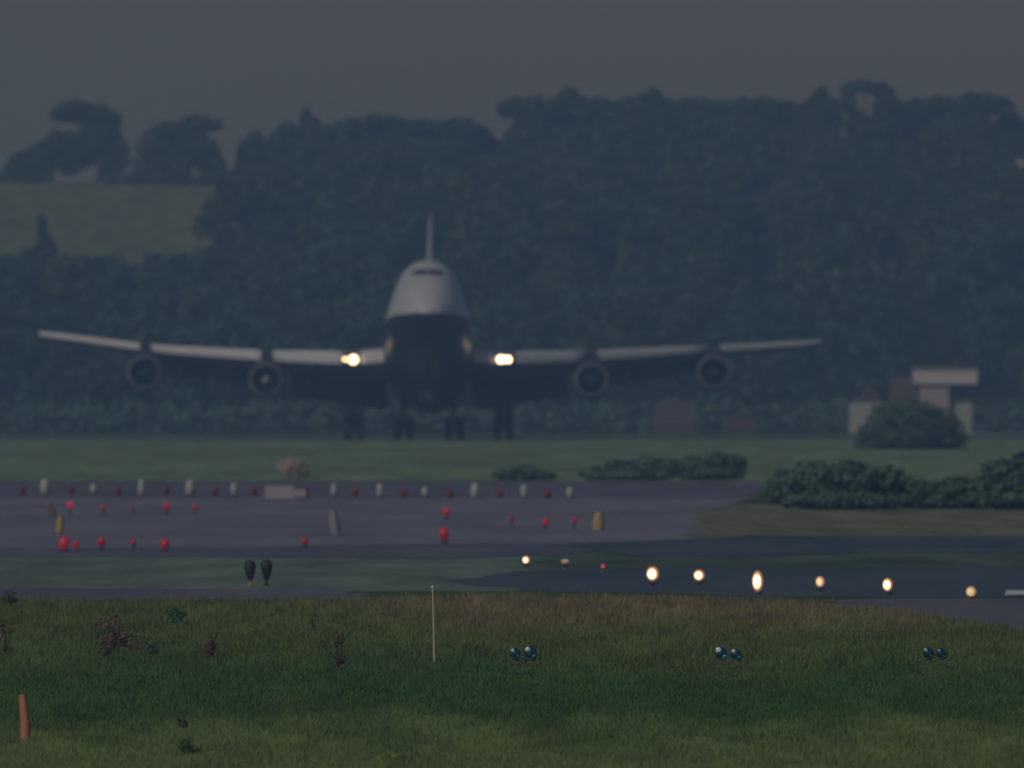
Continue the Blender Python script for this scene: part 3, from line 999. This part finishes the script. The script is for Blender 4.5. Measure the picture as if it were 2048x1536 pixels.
TT = math.tan(TH)
for x, y, ztop, tilt in ((-5.65, -.5, 5.4, 50), (5.65, -.5, 5.4, 50), (-1.92, 2.6, 3.6, 6), (1.92, 2.6, 3.6, 6)):
    r = .72
    t = math.radians(tilt)
    hb = .74
    dy, dzz = math.cos(t) * hb, math.sin(t) * hb
    # rear axle touches the ground: world height 0 needs local z = y * tan(pitch)
    zr = (y + dy) * TT + r / math.cos(TH)
    zc = zr + dzz
    g = MB()
    g.tube([(x, y, zc), (x, y + .05, zc + 1.0), (x * .985, y + .2, ztop)], [.15, .17, .22], 12)
    g.tube([(x, y + .1, zc + 1.1), (x - math.copysign(.9 if abs(x) > 3 else .5, x), y + 1.2, ztop)], [.08, .08], 8)
    g.tube([(x, y - .05, zc + .5), (x, y - dy * .7, zc + dzz * .7)], [.06, .06], 8)
    gear = g.build('main_gear', M['strut'], air, smooth=True)
    MB().tube([(x, y - dy, zc + dzz), (x, y, zc), (x, y + dy, zc - dzz)], [.11, .15, .11], 10).build('truck_beam', M['strut'], gear, smooth=True)
    for ax in (-1, 1):
        yy, zz = y + ax * dy, zc - ax * dzz
        MB().tube([(x - .6, yy, zz), (x + .6, yy, zz)], [.07, .07], 8).build('axle', M['strut'], gear, smooth=True)
        for sx in (-1, 1):
            wheel(gear, x + sx * .47, yy, zz, r, .60)
    # gear door
    sd = math.copysign(1, x)
    if abs(x) > 3:
        d = MB().box(x + sd * .55, x + sd * .60, y - 1.1, y + 1.1, zc + 1.7, ztop - .3)
    else:
        d = MB()
        d.add([(x + sd * .75, y - 1.3, 2.95), (x + sd * .80, y - 1.3, 2.95), (x + sd * 1.15, y - 1.3, 1.55), (x + sd * 1.10, y - 1.3, 1.55),
               (x + sd * .75, y + 1.3, 2.95), (x + sd * .80, y + 1.3, 2.95), (x + sd * 1.15, y + 1.3, 1.55), (x + sd * 1.10, y + 1.3, 1.55)],
              [(0, 1, 2, 3), (4, 7, 6, 5), (0, 4, 5, 1), (1, 5, 6, 2), (2, 6, 7, 3), (3, 7, 4, 0)])
    d.build('gear_door', M['door'], air)
ng = MB()
ng.tube([(0, -25.6, .50), (0, -25.5, 1.7), (0, -25.2, 3.3)], [.11, .14, .17], 12)
ng.tube([(0, -25.5, 1.6), (0, -23.6, 3.1)], [.07, .09], 8)
ngo = ng.build('nose_gear', M['strut'], air, smooth=True)
MB().tube([(-.5, -25.6, .46), (.5, -25.6, .46)], [.07, .07], 8).build('axle', M['strut'], ngo, smooth=True)
for sx in (-1, 1):
    wheel(ngo, sx * .42, -25.6, .46, .58, .38)
    MB().add([(sx * .58, -27.4, 3.3), (sx * .62, -27.4, 3.3), (sx * .86, -27.4, 2.15), (sx * .82, -27.4, 2.15), (sx * .58, -24.4, 3.1), (sx * .62, -24.4, 3.1), (sx * .86, -24.4, 2.05), (sx * .82, -24.4, 2.05)],
             [(0, 1, 2, 3), (4, 7, 6, 5), (0, 4, 5, 1), (1, 5, 6, 2), (2, 6, 7, 3), (3, 7, 4, 0)]).build('nose_gear_door', M['door'], air)

# landing lights in the wing roots
M['landing'] = glow('landing_light_glow', (1.0, .82, .55), 26.)
M['landing_small'] = glow('landing_light_small_glow', (1.0, .74, .42), 18.)
for x, r, mm in ((-5.68, .31, 'landing'), (-6.30, .15, 'landing_small'), (5.46, .28, 'landing'), (5.98, .24, 'landing')):
    le, z, ch, th = wst(abs(x))
    lb = MB().lathe([(0, r * 1.15), (.06, r * 1.22), (.5, r * .9), (.62, r * .3)], 'y', 20, (x, le - .72, z - .16), cap0=True, cap1=True).build('landing_light', M['lamp_body'], air, smooth=True)
    MB().lathe([(-.07, .01), (-.06, r * .5), (-.035, r * .85), (-.008, r)], 'y', 20, (x, le - .72, z - .16), cap0=True).build('lens', M[mm], lb, smooth=True)

# ------------------------------------------------------------------ lamps, modelled mirage reflections, markers and signs on the apron
def gz_at(px, py):
    d = ground_d(py)
    return Vector((PX(px, d), d, -CAM_H + .004))


def marker(px, base_y, h, w, mat, label, cat, group, name):
    """frangible marker: foot plate, short stem, upright rounded board"""
    loc = gz_at(px, base_y)
    r = empty(name, loc)
    MB().lathe([(0, w * .55), (.02, w * .55), (.05, w * .2)], 'z', 14, cap0=True, cap1=True).build('foot', M['lamp_body'], r)
    MB().lathe([(.05, w * .34), (.08, w * .46), (h * .55, w * .5), (h * .85, w * .42), (h * .97, w * .25), (h, .01)], 'z', 16, cap0=True).build('body', mat, r, smooth=True)
    return tag(r, label, cat, group)


ordn = ['first', 'second', 'third', 'fourth', 'fifth', 'sixth', 'seventh', 'eighth', 'ninth', 'tenth', 'eleventh', 'twelfth']
whites = [(90, 992), (187, 990), (283, 994), (380, 993), (468, 993), (668, 995), (760, 996), (850, 996), (950, 999), (1048, 997), (1140, 999)]
reds = [(45, 991), (142, 990), (237, 992), (333, 991), (430, 992), (508, 993), (612, 995), (710, 995), (808, 996), (900, 998), (1000, 996), (1095, 999)]
for i, (px, by) in enumerate(whites):
    big = [1.25, .8, 1.25, 1.2, 1.0, 1.0, 1.05, .8, 1.15, 1.0, .9][i]
    marker(px, by, .52 * big, .30 * (big if i in (0, 3, 8) else .85), M['white_paint'], ordn[i] + ' white marker from the left in the alternating red and white row', 'marker', 'white markers along the far edge of the apron', 'apron_marker')
for i, (px, by) in enumerate(reds):
    marker(px, by, .36, .26, M['red_paint'], ordn[i] + ' dull red marker from the left in the alternating red and white row', 'marker', 'red markers along the far edge of the apron', 'apron_marker')


def lamp(px, cy, base_y, r, col, strength, label, group, name='apron_lamp_or_mirage', tall=1.0):
    loc = gz_at(px, base_y)
    k = loc.y / F
    if name == 'apron_lamp_or_mirage':
        tall *= random.uniform(.8, 1.45)
    zc = (base_y - cy) * k
    o = empty(name, loc)
    zb = max(.05, zc - r * tall)
    MB().lathe([(0, .09), (.025, .09), (.035, .03), (zb, .03)], 'z', 12, cap0=True, cap1=True).build('stem', M['lamp_body'], o)
    MB().lathe([(zb - .03, r * .7), (zb - .01, r * .95), (zb + .02, r * .95)], 'z', 16, cap0=True, cap1=True).build('housing', M['lamp_body'], o)
    prof = []
    for j in range(9):
        t = math.pi * j / 8
        prof.append((zc - math.cos(t) * r * tall + .025, max(.004, r * math.sin(t))))
    if name == 'runway_lamp' and strength > 3:
        MB().lathe(prof, 'z', 16, cap0=True, cap1=True).build('lens', glow('orange_fringe_glow', (1.0, .42, .16), 1.3), o, smooth=True)  # orange glare fringe, put in as a dim glowing shell round the bulb
        q = r * .72
        pf = [(zc - math.cos(math.pi * j / 8) * q * tall + .02, max(.004, q * math.sin(math.pi * j / 8))) for j in range(9)]
        MB().lathe(pf, 'z', 16, (-.01, -r * .55, 0), cap0=True, cap1=True).build('bulb', glow('bulb_glow', (1.0, .80, .48), min(strength, 14) * .5), o, smooth=True)
    else:
        MB().lathe(prof, 'z', 16, cap0=True, cap1=True).build('lens', glow(name + '_glow', col, strength * (.28 if name == 'apron_lamp_or_mirage' else 1)), o, smooth=True)
    return tag(o, label, 'lamp', group)


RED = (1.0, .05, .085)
G1 = 'red lamps on the apron'
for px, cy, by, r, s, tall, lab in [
    (140, 1012, 1030, .135, 2.2, 1, 'brightest red lamp, alone behind the leaning yellow post'),
    (207, 1016, 1032, .10, .35, 1.8, 'faint upright red lamp just right of the brightest red lamp'),
    (265, 1017, 1030, .07, .25, 1, 'tiny faint red lamp, third in the short row left of the pale board'),
    (333, 1015, 1030, .13, .55, 1, 'dull round red lamp, fourth in the short row left of the pale board'),
    (391, 1015, 1030, .10, .5, 1.2, 'dull red lamp closest to the pale board on its left'),
    (893, 1025, 1040, .15, 1.0, 1, 'bright red lamp above its mirage twin in the middle of the apron'),
    (888, 1070, 1088, .15, .6, 1.1, 'red mirage reflection modelled below the bright lamp in the middle of the apron'),  # mirage reflection of the lamp above, built as a glowing lamp
    (1023, 1038, 1056, .08, .3, 2.2, 'faint thin red lamp left of the tall red lamp'),
    (1091, 1045, 1066, .12, .9, 2.0, 'tall red lamp, brightest near the right end of the apron'),
    (1148, 1042, 1058, .10, .5, 1.7, 'red lamp between the tall red lamp and the tan marker'),
    (128, 1089, 1104, .16, .9, .8, 'wide bright red mirage reflection modelled under the leaning yellow post'),  # from here on: mirage reflections of the red lamps, built as glowing lamps
    (152, 1091, 1104, .09, .7, 1, 'small modelled mirage reflection touching the wide bright red one'),
    (203, 1086, 1102, .12, .30, 1, 'faint modelled red mirage reflection on the near edge, right of the wide bright one'),
    (267, 1086, 1102, .08, .25, 1, 'small faint modelled red mirage reflection midway along the near edge row'),
    (330, 1091, 1104, .14, .5, .8, 'dull wide modelled red mirage reflection at the end of the near edge row'),
    (610, 1084, 1100, .11, .42, .7, 'lone flat modelled red mirage reflection above the service path, right of the two dark lamps'),
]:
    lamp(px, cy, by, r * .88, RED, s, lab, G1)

# pale low board standing among the markers
bd0 = gz_at(572, 1003)
b = empty('blank_board', bd0)
k = bd0.y / F
MB().box(-42 * k, 16 * k, -.03, .03, 4 * k, 31 * k).build('panel', M['render'], b, bevel=.02)
MB().box(16.2 * k, 40 * k, -.025, .025, 8 * k, 23 * k).build('side_panel', M['render'], b, bevel=.02)
for q in (-34, 8, 34):
    MB().tube([(q * k, .05, 0), (q * k, .05, 18 * k)], [.025, .025], 8).build('leg', M['lamp_body'], b)
tag(b, 'pale blank low board standing in the row of red and white markers', 'board')


def post(px_pts, d, radii, mat, name, label, cat, tip=None):
    p0 = at(px_pts[0][0], px_pts[0][1], d)
    bz = float(ground_z(p0.x, d))
    o = empty(name, (p0.x, d, bz))
    pts = [at(a, c, d) - Vector((p0.x, d, bz)) for a, c in px_pts]
    MB().tube(pts, radii, 12).build('shaft', mat, o, smooth=True)
    if tip:
        MB().lathe([(-.012, tip[0] * .5), (0, tip[0]), (.02, tip[0]), (.035, tip[0] * .4)], 'z', 10, tuple(pts[-1]), cap0=True, cap1=True).build('tip', tip[1], o)
    return o, tag(o, label, cat)


d = ground_d(1068)
o, _ = post([(118, 1068), (120, 1050), (122, 1032)], d, [.09, .10, .08], M['yellow'], 'marker_post', 'short leaning orange-yellow post among the red lamps', 'post')
MB().lathe([(0, .16), (.03, .16), (.05, .06)], 'z', 12, cap0=True, cap1=True).build('foot', M['lamp_body'], o)
d = ground_d(1034)
o, _ = post([(108, 1034), (102, 1020), (96, 1008)], d, [.09, .11, .10], paint('faded_ochre', (.2, .15, .08), .6), 'marker_post', 'faded tan post behind the orange-yellow post', 'post')
MB().lathe([(0, .16), (.03, .16), (.05, .06)], 'z', 12, cap0=True, cap1=True).build('foot', M['lamp_body'], o)
d = ground_d(1062)
o, _ = post([(1197, 1062), (1197, 1045), (1198, 1024)], d, [.16, .19, .10], paint('tan_marker', (.42, .29, .12), .6), 'marker_cone', 'tan yellow marker cone at the right end of the apron', 'cone')
MB().box(-.24, .24, -.24, .24, 0, .03).build('foot', M['lamp_body'], o)
d = ground_d(1072)
o, _ = post([(672, 1072), (669, 1048), (665, 1020)], d, [.14, .15, .10], paint('blue_grey_paint', (.24, .24, .28), .6), 'equipment_cabinet', 'faint blue-grey rounded cabinet in the middle of the apron', 'cabinet')
MB().box(-.26, .26, -.2, .2, 0, .04).build('foot', M['lamp_body'], o)

# dark elevated fittings by the path
for i, (px, top, by, w, lab, smat) in enumerate([
    (500, 1121, 1172, .125, 'dark lamp head on a yellowish stem, left of a pair by the path', M['yellow']),
    (533, 1120, 1172, .125, 'dark lamp head tapering onto a dark stem, right of a pair by the path', M['dark_metal'])]):
    loc = gz_at(px, by); k = loc.y / F
    o = empty('elevated_lamp', loc)
    h = (by - top) * k
    MB().lathe([(0, .07), (.02, .07), (.03, .03), (h * .3, .03)], 'z', 12, cap0=True, cap1=True).build('stem', smat, o)
    MB().lathe([(h * .22, w * .35), (h * .45, w * .75), (h * .72, w * 1.0), (h * .9, w * .9), (h, w * .45)], 'z', 18, cap0=True, cap1=True).build('head', M['dark_metal'], o, smooth=True)
    tag(o, lab, 'lamp', 'two dark lamps by the path')

# lit runway edge lamps
WARM = (1.0, .70, .36)
G2 = 'lit lamps along the runway'
for px, cy, by, r, s, tall, lab in [
    (1052, 1122, 1138, .085, 14, 1, 'first lit warm lamp at the left end of the runway row'),
    (1130, 1125, 1138, .09, .6, .5, 'almost unlit yellowish lamp right of the first warm lamp'),
    (1206, 1135, 1146, .04, 1.6, 1, 'tiny dim reddish lamp in the gap of the runway row'),
    (1305, 1150, 1176, .13, 26, 1.15, 'large bright warm lamp, first of the close runway row'),
    (1398, 1153, 1176, .115, 14, 1, 'round warm lamp between the large and the tall lamps'),
    (1515, 1165, 1190, .11, 26, 1.9, 'tall brightest warm lamp in the middle of the runway row'),
    (1640, 1166, 1188, .09, 5.5, 1.2, 'small cream lamp right of the tall brightest lamp'),
    (1775, 1172, 1192, .10, 18, 1.3, 'bright slanting warm lamp before the pavement patch'),
    (1942, 1186, 1200, .10, 4.0, 1, 'dim orange lamp at the right end of the runway row'),
]:
    lamp(px, cy, by, r, WARM if 'reddish' not in lab else (1, .12, .08), s, lab, G2, name='runway_lamp', tall=tall)

# blue taxiway lights in the grass, in pairs
def blue_mat():
    m, t, b_ = new_mat('blue_glass')
    b_.inputs['Base Color'].default_value = (.008, .055, .08, 1)
    b_.inputs['Roughness'].default_value = .06
    b_.inputs['Specular IOR Level'].default_value = .8
    b_.inputs['Coat Weight'].default_value = .6
    return m


M['blue_glass'] = blue_mat()
M['teal'] = paint('teal_glint', (.03, .30, .34), .35)  # colour of the teal glint discs on the domes
M['gloss_white'] = paint('glint_and_tip_white', (.8, .92, .9), .25)  # painted sun glints on the domes, and the pole's white tip
G3 = 'blue taxiway lights in the near grass'
for px, cy, w, bright, lab in [
    (1031, 1304, .10, .8, 'smaller blue light of the pair nearest the thin pole'),
    (1062, 1303, .12, .9, 'larger blue light of the pair nearest the thin pole'),
    (1443, 1304, .115, 1.1, 'dark blue light with a white glint, left one of the middle pair'),
    (1473, 1306, .105, .9, 'teal-glinting blue light, right one of the middle pair'),
    (1857, 1303, .105, .7, 'left one of the faint pair of blue lights near the right edge'),
    (1883, 1304, .095, .6, 'right one of the faint pair of blue lights near the right edge')]:
    d = ground_d(1324); k = d / F
    x = PX(px, d); bz = float(ground_z(x, d))
    zc = (768 - cy - 3) * k - bz
    w *= .86
    o = empty('taxiway_light', (x, d, bz))
    MB().lathe([(0, .06), (.02, .06), (.03, .03), (zc - w * .5, .03)], 'z', 12, cap0=True, cap1=True).build('stem', M['lamp_body'], o)
    MB().lathe([(zc - w * 1.1, w * .5), (zc - w * .9, w * .72), (zc - w * .72, w * .74)], 'z', 18, cap0=True, cap1=True).build('collar', M['lamp_body'], o, smooth=True)
    prof = [(zc + w * math.sin(t), w * .96 * math.cos(t) + .002) for t in np.linspace(-.9, math.pi / 2, 11)]
    MB().lathe(prof, 'z', 20, cap0=True, cap1=True).build('dome', M['blue_glass'], o, smooth=True)
    MB().lathe([(-.02, .012), (0, w * .40 * bright), (.018, w * .36 * bright), (.035, .006)], 'y', 12, (-w * .48, -w * .78, zc + w * .56), cap0=True, cap1=True).build('sun_glint', M['gloss_white'], o, smooth=True)  # sun glint set on the dome as a white disc
    MB().lathe([(-.02, .012), (0, w * .34 * bright), (.018, w * .30 * bright), (.035, .006)], 'y', 12, (w * .46, -w * .82, zc - w * .46), cap0=True, cap1=True).build('lens', M['teal'], o, smooth=True)  # teal glint set low on the dome as a coloured disc
    tag(o, lab, 'lamp', G3)

# thin pole and orange post
d = ground_d(1328)
post([(869, 1330), (868, 1280), (867, 1220), (865, 1176)], d, [.018, .016, .014, .011], M['pole'], 'thin_pole', 'thin pale upright pole standing in the near grass', 'pole', tip=(.018, M['gloss_white']))
d = ground_d(1493)
o, _ = post([(51, 1496), (51, 1478), (50, 1440), (47, 1410), (45, 1389)], d, [.062, .062, .056, .050, .042], M['orange'], 'marker_post', 'orange plastic post slightly leaning in the bottom left grass', 'post')
MB().lathe([(0, .085), (.05, .085), (.07, .064)], 'z', 14, (0, 0, 0), cap0=True, cap1=True).build('base_collar', M['render'], o)

# ------------------------------------------------------------------ near grass and weeds
def near_edge(px):
    return np.interp(px, [-1500, 0, 300, 700, 1000, 1400, 1600, 1750, 1900, 2048, 2300, 3000], [1204, 1204, 1206, 1206, 1199, 1206, 1214, 1226, 1244, 1264, 1285, 1300])


def zone_colour(px, py):
    """what grows where in the near grass, from lush mown green to seeding tan"""
    lush = np.array([.098, .182, .066]); olive = np.array([.180, .222, .080]); tan = np.array([.31, .25, .145]); pale = np.array([.225, .290, .115])
    n1 = fnoise(px * .004 + 11, py * .012 + 3)
    n2 = fnoise(px * .011 + 70, py * .03 + 9)
    n3 = fnoise(px * .05 + 20, py * .1 + 40)
    y = py + 90 * (n1 - .5) + 50 * (n2 - .5)
    wt = np.clip((1268 - y) / 45, 0, 1) * np.clip((px - 500) / 350, 0.12, 1)          # tan seed heads at the crest
    wl = np.clip((y - 1300) / 75, 0, 1) * np.clip((1490 - y) / 60, 0, 1)               # lush belt
    wp = np.clip((y - 1440) / 70, 0, 1)                                                # pale near belt
    c = olive[None] * (1 - wl - wp)[:, None].clip(0, 1) + lush[None] * wl[:, None] + pale[None] * wp[:, None]
    c = (c * (1 - wt[:, None] * .85) + tan[None] * wt[:, None] * .85) * np.array([1.3, 1.28, 1.1])
    return c * (.6 + .8 * n3[:, None]) * (.8 + .4 * n2[:, None]), wt, wl


NT = 52000
px = rng.uniform(-520, 2570, NT)
py = 1194 + (1660 - 1194) * rng.random(NT)
keep = py > near_edge(px) + rng.normal(0, 2.5, NT)
px, py = px[keep], py[keep]
n = len(px)
d = F * CAM_H / (py - 768)
x = (px - 1024) / F * d
colr, wt, wl = zone_colour(px, py)
NB = 8
mown = np.zeros(n)
for lx in (1046, 1458, 1870):
    mown = np.maximum(mown, ((np.abs(px - lx) < 52) & (py > 1316) & (py < 1372)).astype(float))
hgt = .85 * (1 - .6 * mown) * (.10 + .12 * fnoise(px * .02, py * .05)) * (1 + .5 * wt - .25 * wl)
rx = np.repeat(x, NB) + rng.normal(0, .10, n * NB)
rd = np.repeat(d, NB) + rng.normal(0, .10, n * NB)
rh = np.repeat(hgt, NB) * rng.uniform(.8, 1.1, n * NB)
ang = rng.random(n * NB) * 6.283
lean = rng.uniform(.05, .65, n * NB) * rh
wd_ = rng.uniform(.008, .02, n * NB)
zg = ground_z(rx, rd)
a2 = rng.random(n * NB) * 6.283
bx, by_ = np.cos(a2) * wd_, np.sin(a2) * wd_
Vb = np.stack([np.stack([rx - bx, rd - by_, zg - .01], -1), np.stack([rx + bx, rd + by_, zg - .01], -1),
               np.stack([rx + np.cos(ang) * lean, rd + np.sin(ang) * lean, zg + rh], -1)], 1).reshape(-1, 3)
tc = np.repeat(colr, NB, 0) * rng.uniform(.9, 1.1, (n * NB, 1))
me = quads_mesh('grass', Vb, 3, M['grass'], tc)
tag(link('grass', me), 'rough green and tan grass covering the near ground', 'grass', kind='stuff')

WD = 'weeds in the near grass'
def weed(label, cx, cy, rx_, ry_, d_base_y, dark, light, leaves, size, name, cat):
    d = ground_d(d_base_y)
    lob = []
    for i in range(6):
        t = random.uniform(-1, 1)
        lob.append((cx + random.uniform(-.5, .5) * rx_, cy + t * ry_ * .6, rx_ * random.uniform(.3, .55), ry_ * random.uniform(.3, .5)))
    lob += [(cx - rx_ * .25, d_base_y - ry_ * .35, rx_ * .5, ry_ * .4), (cx + rx_ * .3, d_base_y - ry_ * .3, rx_ * .5, ry_ * .4)]
    shrub(label, lob, d, d_base_y, int(leaves * .6), size, name=name, cat=cat, group=WD, dark=dark, light=light, mat='weed')


RB, RB2 = (.20, .12, .09), (.34, .19, .15)
BR, BR2 = (.22, .20, .10), (.34, .30, .16)
GN, GN2 = (.11, .17, .075), (.19, .28, .12)
weed('reddish dock plant at the left edge of the near grass', 14, 1270, 20, 34, 1312, RB, BR2, 320, .03, 'dock_plant', 'weed')
weed('wide brown patch of dead weeds left of the dark red dock', 250, 1265, 62, 34, 1306, BR, RB2, 800, .035, 'dead_weed', 'weed')
weed('dark low weed below the brown patch', 215, 1295, 26, 20, 1318, GN, BR, 260, .03, 'dark_weed', 'weed')
weed('dark green bushy weed near the crest of the near grass', 350, 1226, 36, 22, 1256, GN, GN2, 520, .035, 'dark_weed', 'weed')
weed('dark red dock head right of the brown patch', 420, 1286, 22, 24, 1320, RB, RB2, 300, .03, 'dock_plant', 'weed')
weed('small dark green weed beside the brown patch', 305, 1292, 18, 18, 1318, GN, GN2, 200, .03, 'dark_weed', 'weed')
weed('slim brown dock near the crest, left of the tall red dock', 627, 1240, 10, 22, 1272, RB, BR2, 160, .025, 'dock_plant', 'weed')
weed('tall slim dark red dock left of the thin pole', 681, 1298, 13, 38, 1345, RB, RB2, 330, .027, 'dock_plant', 'weed')
weed('brownish dock deep in the green belt', 365, 1440, 18, 22, 1474, (.13, .15, .07), (.24, .24, .11), 200, .025, 'dock_plant', 'weed')
weed('dark leafy weed at the bottom edge of the green belt', 380, 1495, 22, 20, 1524, (.13, .18, .075), (.22, .29, .12), 320, .03, 'dark_weed', 'weed')
weed('clump of tall weeds at the left crest of the near grass', 22, 1192, 30, 16, 1218, (.04, .05, .02), BR2, 420, .03, 'dead_weed', 'weed')
shrub('withered tan shrub on the grass bank above the pale board', [(580, 930, 22, 12), (598, 935, 16, 18), (604, 948, 12, 12), (570, 938, 16, 8)], 872, 958, 420, .11, name='withered_shrub', cat='shrub', dark=(.55, .45, .35), light=(.75, .62, .48), mat='weed')

# yellow dandelions at the bottom edge
M['petal'] = paint('yellow_petals', (.45, .4, .03), .7)
for px, py, lab in ((788, 1513, 'right one of two yellow flowers at the bottom edge'), (757, 1518, 'left one of two yellow flowers at the bottom edge')):
    d = ground_d(1536); k = d / F
    x0 = PX(px, d); bz = float(ground_z(x0, d)); zc = (768 - py) * k - bz
    o = empty('dandelion', (x0, d, bz))
    MB().tube([(0, 0, -.01), (.01, 0, zc)], [.005, .004], 6).build('stem', M['leaf'] if False else paint('flower_stem', (.05, .09, .03), .7), o)
    MB().lathe([(zc - .012, .006), (zc, .030), (zc + .012, .026), (zc + .02, .004)], 'z', 12, (.01, 0, 0), cap0=True, cap1=True).build('flower_head', M['petal'], o)
    tag(o, lab, 'flower', 'yellow flowers in the near grass')

# ------------------------------------------------------------------ haze
hz_ = MB().box(-2500, 2500, -150, 4600, -7.0, 52.0).build('haze', [])
hm = bpy.data.materials.new('haze_air')
hm.use_nodes = True
t = hm.node_tree
for nn in list(t.nodes): t.nodes.remove(nn)
out = t.nodes.new('ShaderNodeOutputMaterial')
pv = t.nodes.new('ShaderNodeVolumePrincipled')
pv.inputs['Color'].default_value = (*HAZE_COLOR, 1)
pv.inputs['Absorption Color'].default_value = (1, 1, 1, 1)
pv.inputs['Density'].default_value = HAZE_DENSITY
pv.inputs['Anisotropy'].default_value = 0.45
t.links.new(pv.outputs[0], out.inputs['Volume'])
hz_.data.materials.append(hm)
tag(hz_, 'thin blue summer haze over the airfield', kind='stuff')
